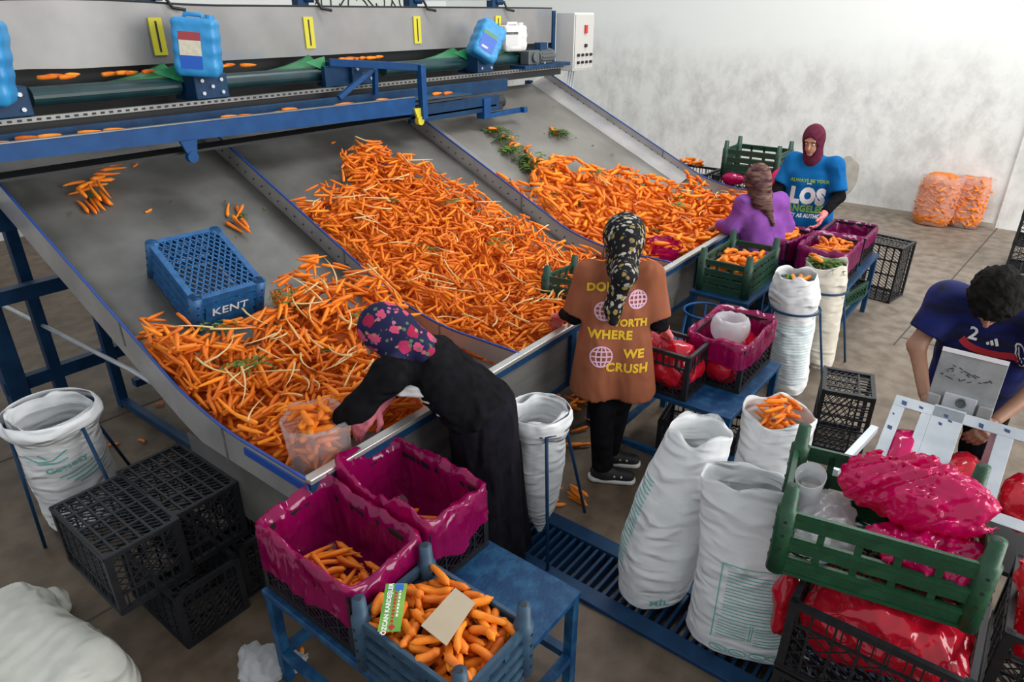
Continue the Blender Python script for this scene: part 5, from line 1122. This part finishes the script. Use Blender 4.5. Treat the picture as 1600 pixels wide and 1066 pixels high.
ob('shelf', MB().span((2.84, -.55, .46), (3.24, .27, .48)), MT['dark'], fr, world=True)
ob('side_arm', MB().bar((3.02, .30, .83), (2.62, .36, .80), .03, .03), MT['grey_metal'], fr, world=True)
sm = MB(); g = random.Random(2); nrm = Vector((.2, 0, .36)).normalized() * .0015
for (u, v) in ((.03, .06), (.012, .25), (.012, .42), (.10, .07), (.20, .08), (.22, .14), (.19, .2), (.33, .07), (.42, .05)):
    du, dv = .008 + g.random() * .014, .02 + g.random() * .04; sm.poly([slope_pt(u, v) + nrm, slope_pt(u + du, v + .01) + nrm, slope_pt(u + du, v + dv) + nrm, slope_pt(u + .002, v + dv * .8) + nrm], nrm)
tag(ob('ink_marks', sm, mat('ink_blue', (.02, .05, .16), .6), fr, world=True), kind='stuff')
bag('carrot_bag', 'pink film bag under the left opening of the packing stand', [ell((3.06, .18, .72), (.16, .08, .11))], MT['pink_film'], h=.012, seed=51)
bag('carrot_bag', 'red film bag under the middle opening of the packing stand', [ell((3.03, -.07, .71), (.17, .10, .11))], MT['red_film'], h=.012, seed=52)
bag('carrot_bag', 'red film bag under the right opening of the packing stand', [ell((3.03, -.28, .70), (.16, .09, .11))], MT['red_film'], h=.012, seed=53)
bd = thing('weighing_scale', 'grey weighing scale head with a scuffed tilted board before the man', 'scale', (3.30, .03, .90))
bM = Matrix.Translation((3.30, .03, 1.0)) @ Matrix.Rotation(R(-90), 4, 'Z') @ Matrix.Rotation(R(-14), 4, 'X')
def bpart(name, mb, m, par=None, bev=.003):
    o = ob(name, mb, MT[m], par or bd, bevel=bev); mm = bd.matrix_basis.inverted() if False else Matrix.Translation((-3.30, -.03, -.90)); 
    if par is None: o.matrix_local = mm @ bM
    return o
brd = bpart('board', MB().span((-.125, .0, -.14), (.125, .012, .16)), 'grey_board')
ob('top_edge', MB().span((-.125, -.006, .145), (.125, .014, .162)), MT['can_white'], brd)
ob('bracket', MB().span((-.125, -.03, -.13), (-.075, .0, -.05)), MT['grey_board'], brd, bevel=.004); ob('bracket', MB().span((.07, -.03, -.13), (.125, .0, -.05)), MT['grey_board'], brd, bevel=.004)
ob('dial_plate', MB().span((-.065, -.022, -.12), (.06, .0, -.03)), MT['grey_metal'], brd, bevel=.003)
ob('dial', MB().tube([(.005 + .017 * math.cos(a), -.026, -.06 + .017 * math.sin(a)) for a in np.linspace(0, 2 * PI, 16, endpoint=False)], .005, 6, True).cyl((.005, -.022, -.06), (.005, -.027, -.06), .011, 12), MT['motor'], brd)
ob('clamp_rod', MB().tube([(-.08, -.035, -.10), (.07, -.035, -.105)], .005, 6), MT['lip'], brd)
ob('column', MB().span((3.27, .0, .0), (3.33, .06, .90)), MT['motor'], bd, world=True)
sc_ = MB(); g = random.Random(8)
for k in range(26): x, z = -.10 + .2 * g.random(), .02 + .07 * g.random(); sc_.bar((x, -.0015, z), (x + g.uniform(-.02, .03), -.0015, z + g.uniform(-.012, .012)), .003, .002, (0, 1, 0))
tag(ob('scribbles', sc_, MT['dark'], brd), kind='stuff')

# ------------------------------------------------------------ people
def unit(v): v = V3(v); return v / (np.linalg.norm(v) + 1e-9)
class Person:
    def __init__(s, label, loc, face):
        s.o = thing('person', label, 'person', loc, R(face - 90)); s.M = np.array(Matrix.Translation(loc) @ Matrix.Rotation(R(face - 90), 4, 'Z')); s.I = np.linalg.inv(s.M)
    def L(s, p): return (s.I @ np.append(V3(p), 1))[:3]
    def D(s, d): return s.I[:3, :3] @ V3(d)
def head_prims(c, f, u):
    f = unit(f); u = unit(V3(u) - f * (V3(u) @ f)); r = np.cross(f, u); Rm = np.stack([r, f, u], 1)
    p = [ell(c + u * .022 - f * .008, (.075, .093, .094), Rm), ell(c + f * .028 - u * .045, (.056, .060, .068), Rm), cap(c + f * .092 + u * .012, c + f * .110 - u * .026, .008, .013), ell(c + f * .066 - u * .098, (.024, .02, .018), Rm),
         cap(c + f * .078 + u * .036 - r * .035, c + f * .078 + u * .036 + r * .035, .014), ell(c + r * .076 - u * .005, (.010, .022, .032), Rm), ell(c - r * .076 - u * .005, (.010, .022, .032), Rm), cap(c - f * .01 - u * .06, c - f * .02 - u * .16, .052, .056)]
    return p, (r, f, u)
def face_parts(par, c, fr, brow='dark'):
    r, f, u = fr
    for s in (-1, 1):
        e = link('eye', MB().ball(c + f * .082 + r * s * .031 + u * .008, .009, 10, 8).mesh('eye', True), MT['white'], par)
        link('iris', MB().ball(c + f * .0885 + r * s * .031 + u * .005, .0056, 8, 6).mesh('iris', True), MT['dark'], e)
        ob('eyebrow', MB().tube([c + f * .092 + r * s * x + u * z for x, z in ((.014, .028), (.032, .034), (.05, .026))], .0035, 6), MT['hair'], par, smooth=True)
    ob('lips', MB().tube([c + f * d + r * x - u * .060 for x, d in ((-.022, .080), (-.01, .091), (0, .093), (.01, .091), (.022, .080))], [.002, .006, .0065, .006, .002], 8), mat('lips_colour', (.40, .13, .12), .5), par, smooth=True)
def hand_prims(wr, d, n, s, curl=30, sc=1.0):
    d = unit(d); n = unit(V3(n) - d * (V3(n) @ d)); l = np.cross(d, n) * s; p = []
    for k in (-1, -.33, .33, 1): p.append(cap(wr + d * .012 * sc, wr + d * .082 * sc + l * k * .027 * sc, .017 * sc, .0125 * sc))
    for k, ln in zip((-1.5, -.5, .5, 1.5), (.058, .072, .078, .068)):
        a = wr + d * .082 * sc + l * k * .0195 * sc; ang = 8
        for q, sg in enumerate((.42, .32, .26)):
            ang += curl * (.7 + .3 * q); dd = d * math.cos(R(ang)) + n * math.sin(R(ang)); b_ = a + dd * ln * sg * 1.15 * sc; p.append(cap(a, b_, (.0095 - .0008 * q) * sc, (.009 - .0009 * q) * sc)); a = b_
    a = wr + d * .030 * sc + l * .026 * sc; b_ = a + unit(d * .6 + l * .75 + n * .35) * .042 * sc; c = b_ + unit(d * .85 + l * .25 + n * .45) * .032 * sc
    p += [cap(a, b_, .0135 * sc, .0115 * sc), cap(b_, c, .011 * sc, .009 * sc)]; return p
def body(Pn, J, skin, hands=(), h=.0125):
    g = {k: (Pn.L(v) if not k.startswith('_') else Pn.D(v)) for k, v in J.items()}
    pr = [cap(g['hipL'], g['hipR'], .075), cap(g['pelvis'], g['chest'], .10, .092), cap(g['shL'], g['shR'], .050), cap(g['chest'], g['neck'], .088, .055), cap(g['neck'], g['head'], .052, .05)]
    for s in 'LR':
        pr += [cap(g['hip' + s], g['kn' + s], .082, .056), cap(g['kn' + s], g['an' + s], .055, .036), cap(g['an' + s], g['to' + s], .036, .028), cap(g['sh' + s], g['el' + s], .050, .039), cap(g['el' + s], g['wr' + s], .038, .026)]
    hp_, fr = head_prims(g['head'], g['_hf'], g['_hu']); ex = [(hp_, .0065, .018)]
    for (s, d, n, cu) in hands: ex.append((hand_prims(g['wr' + s], Pn.D(d), Pn.D(n), 1 if s == 'R' else -1, cu), .0042, .008))
    o = blob('body', pr, skin, Pn.o, h=h, k=.03, extra=ex); face_parts(o, g['head'], fr); return g, fr, o
def legs(J, hip, footL, footR, toe, bend=.04, wid=.09, right=(1, 0, 0), fwd=(0, 1, 0)):
    r = V3(right); f = V3(fwd)
    for s, sg, ft in (('L', -1, footL), ('R', 1, footR)):
        J['hip' + s] = V3(hip) + r * sg * wid; an = V3(ft) + np.array([0, 0, .08]); J['an' + s] = an; J['to' + s] = an + V3(toe) * .13 - np.array([0, 0, .045]); J['kn' + s] = (J['hip' + s] + an) / 2 + f * bend + np.array([0, 0, .02])
def shoe(Pn, g, s, m='shoe'):
    a, t = g['an' + s], g['to' + s]; d = t - a; d[2] = 0; d = unit(d); z0 = a[2] - .08; b0 = np.array([a[0], a[1], 0]); up = np.array([0, 0, 1.]); z0 = 0
    sh_ = blob('shoe', [cap(b0 - d * .03 + up * .055, b0 + d * .02 + up * .055, .044), cap(b0 + d * .02 + up * .05, b0 + d * .15 + up * .042, .046, .038), cap(b0 + up * .07, b0 + up * .10, .045, .046)], MT[m], Pn.o, h=.009, k=.03, cuts=((b0 + up * .022, (0, 0, -1)),))
    blob('sole', [cap(b0 - d * .04 + up * .02, b0 + d * .155 + up * .018, .046, .042)], MT['sole'], sh_, h=.009, cuts=((b0 + up * .001, (0, 0, -1)), (b0 + up * .032, (0, 0, 1))))
    r = np.cross(d, up)
    st_ = MB()
    for q in (.03, .07, .11): st_.tube([b0 + d * q + r * x + up * z for x, z in ((-.045, .055), (-.02, .088 - q * .25), (.02, .088 - q * .25), (.045, .055))], .006, 5)
    tag(ob('laces', st_, MT['sole'], sh_, smooth=True), kind='stuff')
def glove(Pn, g, s, d, n, curl, m='pink_glove', cuff=.09):
    w_ = g['wr' + s]; ax = unit(w_ - g['el' + s]); return blob('glove', hand_prims(w_, Pn.D(d), Pn.D(n), 1 if s == 'R' else -1, curl, 1.12) + [cap(w_ + unit(Pn.D(d)) * .01, w_ - ax * cuff, .030, .036, True)], MT[m], Pn.o, h=.0048, k=.010)
def sleeve(a, b_, ra, rb, frac=1.0): a, b_ = V3(a), V3(b_); return cap(a, a + (b_ - a) * frac, ra, rb, True)

# 1: woman in the brown T-shirt, seen from behind
fa = 35; f = V3((math.cos(R(fa)), math.sin(R(fa)), 0)); r = V3((f[1], -f[0], 0)); up = V3((0, 0, 1))
P1_ = Person('woman in a long brown printed T-shirt seen from behind at the lip', (2.98, 1.60, 0), fa)
J = dict(pelvis=(2.98, 1.60, .86), chest=(2.98, 1.61, 1.14), neck=(2.985, 1.605, 1.33), head=(3.01, 1.61, 1.465), shR=(3.06, 1.475, 1.275), shL=(2.885, 1.735, 1.275), elR=(3.075, 1.415, 1.03), wrR=(3.22, 1.44, .94), elL=(2.875, 1.80, 1.03), wrL=(3.0, 1.96, .955), _hf=(.80, .50, -.32), _hu=(.3, .2, 1))
legs(J, (2.98, 1.60, .84), (2.935, 1.60, 0), (3.10, 1.655, 0), unit((.45, -.85, 0)), .02, .08, r, f)
g, fr, bo = body(P1_, J, MT['skin'])
wf = wrinkle(26, .0045, 3, (1, 1, .35)); lr = lambda q, s: V3(q) + P1_.D(r) * s
hemz = g['pelvis'] * 0 + P1_.L((2.98, 1.60, .60)); c_, pv = g['chest'], g['pelvis']
shirt = blob('t_shirt', [cap(lr(c_, -.05), lr(hemz, -.10), .118, .140), cap(lr(c_, .05), lr(hemz, .10), .118, .140), cap(g['shL'], g['shR'], .062), cap(c_, g['neck'], .12, .065), sleeve(g['shR'], g['elR'], .074, .076, .92), sleeve(g['shL'], g['elL'], .074, .072, .92)], MT['brown_shirt'], P1_.o, h=.011, k=.045, cuts=((P1_.L((2.98, 1.60, .60)), unit(P1_.D((.10, .10, -1)))),), disp=wf)
blob('trousers', [cap(g['hip' + s], g['kn' + s], .086, .072) for s in 'LR'] + [sleeve(g['kn' + s], g['an' + s], .074, .060, .98) for s in 'LR'] + [cap(g['hipL'], g['hipR'], .085)], MT['black_cloth'], P1_.o, h=.012, k=.03, disp=wrinkle(30, .003, 8))
for s in 'LR': shoe(P1_, g, s)
for s in 'LR': blob('under_sleeve', [cap(g['el' + s] + unit(g['sh' + s] - g['el' + s]) * .08, g['el' + s], .050, .047), sleeve(g['el' + s], g['wr' + s], .047, .036, .9)], MT['black_cloth'], P1_.o, h=.009)
glove(P1_, g, 'R', (.6, .0, -.55), (.2, .2, -.6), 28); glove(P1_, g, 'L', (.4, .55, -.5), (0, .3, -.8), 22)
hd = g['head']; hr, hf, hu = fr
scf = blob('headscarf', [cap(hd - hf * .012 - hu * .06, hd - hf * .024 - hu * .17, .076, .080), ell(hd + hu * .012 - hf * .012, (.108, .118, .118), np.stack(fr, 1)), cap(hd - hu * .05 - hf * .03, g['neck'] - hf * .03, .082, .078), cap(hd - hf * .075 - hu * .07, hd - hf * .125 - hu * .20, .050, .055), cap(hd - hf * .125 - hu * .18, P1_.L((2.85, 1.56, 1.14)), .060, .042), cap(P1_.L((2.85, 1.56, 1.14)), P1_.L((2.835, 1.545, 1.08)), .042, .028)], MT['leafscarf'], P1_.o, h=.008, k=.03, sub=[ell(hd + hf * .13 - hu * .03, (.058, .075, .075), np.stack(fr, 1))], disp=wrinkle(45, .003, 21))
bv = bvh_of(shirt.data); ux, uy = Vector((1, 0, 0)), Vector((0, 0, 1))      # local frame: the back faces -y, its right is +x
def bt(s, size, x, z, m, sx=1, bold=.003): return decal_text(P1_.o, bv, s, size, Vector((x, 0, z)), ux, uy, m, bold, sx, 0, .003)
bt('DON\'T', .062, -.075, 1.235, MT['print_yellow'], 1); bt('WORTH', .055, .045, 1.055, MT['print_yellow'], .9); bt('WHERE', .068, -.045, .985, MT['print_yellow'], .95); bt('WE', .068, .085, .880, MT['print_yellow'], 1); bt('CRUSH', .070, .055, .795, MT['print_yellow'], .95)
def globe(x, z, rad): decal_lines(P1_.o, bv, Vector((x, 0, z)), ux, uy, [[(rad * k * math.cos(a), rad * math.sin(a)) for a in np.linspace(0, 2 * PI, 25)] for k in (1, .5)] + [[(-rad * math.sqrt(max(0, 1 - q * q)), rad * q), (rad * math.sqrt(max(0, 1 - q * q)), rad * q)] for q in (-.5, 0, .5)] + [[(0, -rad), (0, rad)]], .008, MT['print_pink'], 'globe_print')
globe(-.085, .86, .058); globe(-.08, 1.115, .05); globe(.085, 1.18, .045)

# 2: woman in black bending over the left chute
fa = 128; f = V3((math.cos(R(fa)), math.sin(R(fa)), 0)); r = V3((f[1], -f[0], 0))
P2_ = Person('woman in black with a floral headscarf bending over the left chute', (2.08, 1.73, 0), fa)
J = dict(pelvis=(2.0, 1.72, .88), chest=(1.86, 1.87, 1.125), neck=(1.77, 1.96, 1.20), head=(1.735, 2.025, 1.285), shR=(1.90, 2.0, 1.14), shL=(1.635, 1.90, 1.16), elR=(1.87, 2.10, .98), wrR=(1.735, 2.10, .895), elL=(1.53, 1.985, 1.03), wrL=(1.50, 2.085, .945), _hf=(-.55, .55, -.62), _hu=(-.25, .35, .9))
legs(J, (2.0, 1.72, .86), (2.02, 1.69, 0), (2.14, 1.78, 0), f, .02, .09, r, f)
g, fr, bo = body(P2_, J, MT['skin'])
lr = lambda q, s: V3(q) + P2_.D(r) * s
CW1, CW2 = wrinkle(24, .005, 6), crease(30, .007, 16)
card = blob('cardigan', [cap(lr(g['pelvis'], -.05), lr(g['chest'], -.06), .145, .112), cap(lr(g['pelvis'], .05), lr(g['chest'], .06), .145, .112), cap(g['shL'], g['shR'], .078), cap(g['chest'], g['neck'], .112, .075), cap(g['shL'], g['elL'], .070, .056), sleeve(g['elL'], g['wrL'], .056, .044, .95), cap(g['shR'], g['elR'], .078, .062), sleeve(g['elR'], g['wrR'], .060, .046, .55)], MT['black_cloth'], P2_.o, h=.010, k=.04, disp=lambda P: CW1(P) + CW2(P))
hem = P2_.L((2.09, 1.735, .04)); wst = g['pelvis']
def pleat(P):
    a = np.arctan2(P[:, 1] - hem[1], P[:, 0] - hem[0]); t = np.clip((.9 - P[:, 2]) / .9, 0, 1); return .016 * t * np.sin(a * 9 + 2 * np.sin(P[:, 2] * 4)) + .008 * t * np.sin(a * 17 + 1)
blob('skirt', [cap(lr(wst, -.05), lr(hem, -.05), .150, .165), cap(lr(wst, .05), lr(hem, .05), .150, .165)], MT['skirt'], P2_.o, h=.013, k=.06, cuts=((hem, (0, 0, -1)), (wst + V3((0, 0, .10)), (0, 0, 1))), disp=pleat)
for s in 'LR': shoe(P2_, g, s)
um = blob('undershirt_fold', [cap(P2_.L((1.69, 1.90, 1.07)), P2_.L((1.74, 1.855, 1.075)), .030, .040), cap(P2_.L((1.74, 1.855, 1.075)), P2_.L((1.775, 1.80, 1.045)), .040, .040), cap(P2_.L((1.775, 1.80, 1.045)), P2_.L((1.785, 1.765, .975)), .040, .028)], MT['undershirt'], P2_.o, h=.008, k=.03, disp=lambda P: .004 * np.sin(P[:, 2] * 190 + P[:, 0] * 60))
glove(P2_, g, 'R', (-.8, .1, -.35), (0, .1, -1), 14, 'pink_cuff', .10); glove(P2_, g, 'L', (-.25, .45, -.7), (-.2, .5, -.3), 25, 'milky', .05)
hd = g['head']; hr, hf, hu = fr
blob('headscarf', [cap(hd - hf * .012 - hu * .06, hd - hf * .024 - hu * .17, .070, .076), ell(hd + hu * .015 - hf * .012, (.098, .112, .116), np.stack(fr, 1)), cap(hd - hu * .04 - hf * .03, g['neck'] - hf * .02, .088, .095), cap(hd - hu * .05 - hf * .06, P2_.L((1.85, 1.88, 1.215)), .075, .035), cap(P2_.L((1.78, 1.84, 1.22)), P2_.L((1.90, 1.90, 1.20)), .045, .03), cap(g['neck'] - hr * .03, P2_.L((1.64, 1.90, 1.20)), .07, .035)], MT['floral'], P2_.o, h=.008, k=.035, sub=[ell(hd + hf * .13 - hu * .03, (.058, .075, .075), np.stack(fr, 1))], disp=wrinkle(40, .004, 23))

# 3: worker in purple at the far end of the lip
fa = 60; f = V3((math.cos(R(fa)), math.sin(R(fa)), 0)); r = V3((f[1], -f[0], 0))
P3_ = Person('worker in a purple top with a dark scarf at the far end of the lip', (5.60, 1.66, 0), fa)
J = dict(pelvis=(5.60, 1.67, .74), chest=(5.52, 1.73, .99), neck=(5.48, 1.76, 1.18), head=(5.46, 1.785, 1.31), shR=(5.62, 1.64, 1.12), shL=(5.38, 1.83, 1.12), elR=(5.72, 1.58, .92), wrR=(5.75, 1.74, .88), elL=(5.36, 1.90, .93), wrL=(5.46, 2.05, .90), _hf=(.55, .55, -.45), _hu=(.2, .2, 1))
legs(J, (5.60, 1.67, .72), (5.53, 1.70, 0), (5.68, 1.62, 0), f, .05, .08, r, f)
g, fr, bo = body(P3_, J, MT['skin'], hands=(('R', (.2, .7, -.5), (0, 0, -1), 25), ('L', (.3, .6, -.5), (0, 0, -1), 25)))
lr = lambda q, s: V3(q) + P3_.D(r) * s; low = P3_.L((5.62, 1.66, .58))
blob('jumper', [cap(lr(g['chest'], -.06), lr(low, -.06), .130, .150), cap(lr(g['chest'], .06), lr(low, .06), .130, .150), cap(g['shL'], g['shR'], .078), cap(g['chest'], g['neck'], .115, .07), cap(g['shR'], g['elR'], .074, .062), sleeve(g['elR'], g['wrR'], .060, .045, .95), cap(g['shL'], g['elL'], .074, .062), sleeve(g['elL'], g['wrL'], .060, .045, .95)], MT['purple'], P3_.o, h=.012, k=.045, cuts=((low, (0, 0, -1)),), disp=wrinkle(34, .0045, 11))
blob('trousers', [cap(g['hip' + s], g['kn' + s], .095, .075) for s in 'LR'] + [sleeve(g['kn' + s], g['an' + s], .074, .060, .98) for s in 'LR'], MT['black_cloth'], P3_.o, h=.016)
for s in 'LR': shoe(P3_, g, s)
hd = g['head']; hr, hf, hu = fr
blob('headscarf', [cap(hd - hf * .012 - hu * .06, hd - hf * .024 - hu * .17, .070, .076), ell(hd + hu * .015 - hf * .012, (.100, .115, .112), np.stack(fr, 1)), cap(hd - hu * .05 - hf * .04, g['neck'] - hf * .035, .088, .090), cap(hd - hf * .08 - hu * .08, P3_.L((5.43, 1.66, 1.10)), .055, .040), cap(P3_.L((5.43, 1.66, 1.10)), P3_.L((5.45, 1.60, .98)), .035, .015)], MT['scarf_olive'], P3_.o, h=.009, k=.03, sub=[ell(hd + hf * .13 - hu * .03, (.058, .075, .075), np.stack(fr, 1))], disp=wrinkle(40, .004, 25))

# 4: woman in the blue T-shirt facing the camera
fa = 193; f = V3((math.cos(R(fa)), math.sin(R(fa)), 0)); r = V3((f[1], -f[0], 0))
P4_ = Person('woman in a bright blue lettered T-shirt and burgundy headscarf looking down', (6.70, 1.68, 0), fa)
J = dict(pelvis=(6.68, 1.68, .86), chest=(6.64, 1.68, 1.14), neck=(6.60, 1.69, 1.34), head=(6.56, 1.705, 1.475), shR=(6.63, 1.86, 1.27), shL=(6.63, 1.50, 1.27), elR=(6.54, 1.93, 1.03), wrR=(6.37, 1.90, .93), elL=(6.56, 1.40, 1.02), wrL=(6.34, 1.45, .90), _hf=(-.93, .02, -.34), _hu=(-.30, 0, 1))
legs(J, (6.68, 1.68, .84), (6.70, 1.60, 0), (6.70, 1.78, 0), f, .02, .09, r, f)
g, fr, bo = body(P4_, J, MT['skin'])
lr = lambda q, s: V3(q) + P4_.D(r) * s; low = P4_.L((6.68, 1.68, .70))
shirt = blob('t_shirt', [cap(lr(g['chest'], -.075), lr(low, -.085), .140, .155), cap(lr(g['chest'], .075), lr(low, .085), .140, .155), cap(g['shL'], g['shR'], .072), cap(g['chest'], g['neck'], .125, .07), sleeve(g['shR'], g['elR'], .078, .080, .85), sleeve(g['shL'], g['elL'], .078, .080, .85)], MT['blue_shirt'], P4_.o, h=.011, k=.045, cuts=((low, (0, 0, -1)),), disp=wrinkle(26, .004, 13))
blob('trousers', [cap(g['hip' + s], g['kn' + s], .10, .08) for s in 'LR'] + [sleeve(g['kn' + s], g['an' + s], .078, .064, .98) for s in 'LR'] + [cap(g['hipL'], g['hipR'], .12)], MT['black_cloth'], P4_.o, h=.016)
for s in 'LR': shoe(P4_, g, s)
for s in 'LR': blob('under_sleeve', [cap(g['el' + s] + unit(g['sh' + s] - g['el' + s]) * .10, g['el' + s], .056, .052), sleeve(g['el' + s], g['wr' + s], .052, .042, .9)], MT['black_cloth'], P4_.o, h=.010)
glove(P4_, g, 'R', (-.6, -.2, -.6), (0, -.6, -.5), 22); glove(P4_, g, 'L', (-.45, .1, -.75), (-.3, .5, -.2), 24)
hd = g['head']; hr, hf, hu = fr
blob('headscarf', [cap(hd - hf * .012 - hu * .06, hd - hf * .024 - hu * .17, .070, .076), ell(hd + hu * .022 - hf * .012, (.097, .112, .120), np.stack(fr, 1)), cap(hd - hu * .06 - hf * .01, g['neck'] + hf * .01 - hu * .01, .082, .082), cap(hd - hu * .15 - hf * .0, g['neck'] + hf * .035 - hu * .03, .062, .062)], MT['burgundy'], P4_.o, h=.008, k=.03, sub=[ell(hd + hf * .110 - hu * .020, (.066, .088, .100), np.stack(fr, 1))], disp=wrinkle(50, .0025, 27))
bv = bvh_of(shirt.data); ux, uy = Vector((-1, 0, 0)), Vector((0, 0, 1))
def ft(s, size, x, z, m, sx=1, bold=.002, arc=0): return decal_text(P4_.o, bv, s, size, Vector((x, 0, z)), ux, uy, m, bold, sx, arc, .003)
ft('ALWAYS BE YOUR', .040, .02, 1.135, MT['print_green'], .95, .002); ft('own', .022, .02, 1.112, MT['white'], 1, .001)
ft('LOS', .19, .02, .990, MT['white'], .80, .014); ft('ANGELES', .085, .02, .875, MT['print_green'], .80, .005, .25); ft('CITY AS AUTHOR', .05, .02, .81, MT['white'], .78, .003, .35)

# 5: man in the blue jersey bent over the scale
fa = 182; f = V3((math.cos(R(fa)), math.sin(R(fa)), 0)); r = V3((f[1], -f[0], 0))
P5_ = Person('dark-haired man in a blue football jersey bent over the scale', (3.82, .0, 0), fa)
J = dict(pelvis=(3.80, .0, .84), chest=(3.66, .0, 1.12), neck=(3.57, .02, 1.30), head=(3.48, .03, 1.365), shR=(3.60, .20, 1.285), shL=(3.60, -.18, 1.285), elR=(3.52, .27, 1.06), wrR=(3.34, .17, .90), elL=(3.47, -.22, 1.02), wrL=(3.31, -.115, .89), _hf=(-.62, 0, -.78), _hu=(-.75, 0, .65))
legs(J, (3.80, 0, .82), (3.86, -.11, 0), (3.86, .11, 0), f, .03, .09, r, f)
g, fr, bo = body(P5_, J, MT['skin_dark'], hands=(('L', (-.75, .3, -.4), (0, .6, -.6), 22), ('R', (-.7, -.4, -.4), (0, -.6, -.6), 22)))
lr = lambda q, s: V3(q) + P5_.D(r) * s; low = P5_.L((3.82, 0, .74))
shirt = blob('jersey', [cap(lr(g['chest'], -.075), lr(low, -.07), .130, .135), cap(lr(g['chest'], .075), lr(low, .07), .130, .135), cap(g['shL'], g['shR'], .082), cap(g['chest'], g['neck'], .12, .07), sleeve(g['shR'], g['elR'], .088, .082, .72), sleeve(g['shL'], g['elL'], .088, .082, .72)], MT['jersey'], P5_.o, h=.011, k=.045, cuts=((low, (0, 0, -1)),), disp=wrinkle(26, .004, 14))
blob('trousers', [cap(g['hip' + s], g['kn' + s], .10, .08) for s in 'LR'] + [sleeve(g['kn' + s], g['an' + s], .078, .064, .98) for s in 'LR'] + [cap(g['hipL'], g['hipR'], .12)], MT['black_cloth'], P5_.o, h=.015)
for s in 'LR': shoe(P5_, g, s)
hd = g['head']; hr, hf, hu = fr
w1 = wrinkle(95, .007, 31); w2 = wrinkle(210, .004, 32)
blob('hair', [ell(hd + hu * .050 - hf * .020, (.105, .118, .105), np.stack(fr, 1)), ell(hd + hu * .075 + hf * .055, (.080, .060, .055), np.stack(fr, 1))], MT['hair'], P5_.o, h=.007, k=.03, sub=[ell(hd + hf * .115 - hu * .055, (.066, .085, .095), np.stack(fr, 1))], disp=lambda P: w1(P) + w2(P))
bv = bvh_of(shirt.data); ux, uy = Vector((-1, 0, 0)), unit((0, .45, 1)); uy = Vector(uy)
decal_text(P5_.o, bv, '2', .075, Vector((.075, .16, 1.235)), ux, uy, MT['white'], .002)
decal_lines(P5_.o, bv, Vector((0, .16, 1.165)), ux, uy, [[(-.115, .030), (-.09, .014), (-.06, .003), (-.03, -.004), (0, -.008), (.04, -.007), (.08, .0), (.12, .010)]], .032, MT['print_red'], 'chest_stripe')
for k, (x, hgt) in enumerate(((-.035, .012), (-.018, .022), (.0, .032))): decal_lines(P5_.o, bv, Vector((-.015, .16, 1.20)), ux, uy, [[(x + .010 + hgt * .0, 0), (x - hgt * .45 + .010, hgt)]], .011, MT['white'], 'stripe_logo')
decal_lines(P5_.o, bv, Vector((-.115, .16, 1.215)), ux, uy, [[(.024 * math.cos(a) * (1 + .15 * math.sin(5 * a)), .030 * math.sin(a)) for a in np.linspace(0, 2 * PI, 20)], [(-.015, .01), (0, -.012), (.015, .012)], [(-.012, -.012), (.012, -.006)]], .006, MT['white'], 'crest')
# ------------------------------------------------------------ loose things on the floor
hpf = Heap(2.2, 3.4, .6, 2.6, lambda X, Y: 0 * X, .006); g = random.Random(21)
for k in range(8): x, y, yw = 2.52 + g.gauss(0, .03), 1.72 + g.gauss(0, .03), g.uniform(-1.0, -.5); z, s_ = hpf.drop(x, y, yw, .16, .012); place_carrot((x, y, z), yw, s_, CARROTS[k % 3], 'slim carrot on the floor beside the drain grate', 'floor carrots by the grate')
for k in range(5): x, y, yw = 2.68 + g.gauss(0, .03), 1.60 + g.gauss(0, .03), g.uniform(.9, 1.6); z, s_ = hpf.drop(x, y, yw, .13, .012); place_carrot((x, y, z), yw, s_, CARROTS[1], 'slim carrot on the floor by the pointed sack stand leg', 'floor carrots by the stand leg')
its = []
for _ in range(70): x, y, yw = 3.25 + g.gauss(0, .28), 2.25 + g.gauss(0, .18), g.uniform(0, 3.1); z, s_ = (.012, 0) ; its.append((x, y, .012 + g.random() * .02, yw, 0, .14, .012, .02))
tag(pile_mesh('fallen_carrots', its, None, MT['carrot_s']), 'fallen carrots on the floor under the lip', 'carrots')
for k, (x, y) in enumerate(((1.12, 4.55), (1.32, 4.25), (1.45, 4.15), (.95, 4.2), (1.22, 4.9), (1.75, 4.5), (1.08, 1.98), (3.02, 1.2), (2.9, 1.1))): place_carrot((x, y, .012), g.uniform(0, 3), 0, CARROTS[5], 'broken carrot piece alone on the bare floor', 'carrot scraps on the floor', .7)
hs = MB().tube([(3.02, 2.05, .62), (3.08, 2.02, .5), (3.05, 2.12, .30), (2.95, 2.2, .15), (2.9, 2.4, .02), (3.2, 2.6, .015), (3.6, 2.5, .015)], .014, 8); tag(ob('garden_hose', hs, MT['hose'], smooth=True), 'green hose hanging under the lip to the floor', 'hose')
its = [(x, 4.38 + g.gauss(0, .05), 1.88 - (x - .9) * .0067 + .004, g.uniform(-.3, .3), 0, .13, .016, .03) for x in [1.25, 1.42, 1.52, 1.72, 1.85, 2.6, 2.7, 2.95, 3.1, 3.5, 3.58, 3.85, 3.95, 4.6, 4.7]]
tag(pile_mesh('conveyed_carrots', its, None, MT['carrot_s']), 'carrots riding on the blue cross conveyor belt', 'carrots')
its = [(x, 4.88 + g.gauss(0, .02), 2.145 + .01 * g.random(), g.uniform(-.5, .5), 0, .12, .015, .02) for x in [1.75, 1.8, 1.85, 1.9, 2.1, 2.15, 2.2, 2.25, 2.35, 2.9, 3.0, 3.1, 4.0, 4.05, 4.1, 4.15, 4.2, 4.3, 4.4]]
tag(pile_mesh('belt_carrots', its, None, MT['carrot_s']), 'carrots lying on the green belts under the hopper', 'carrots')
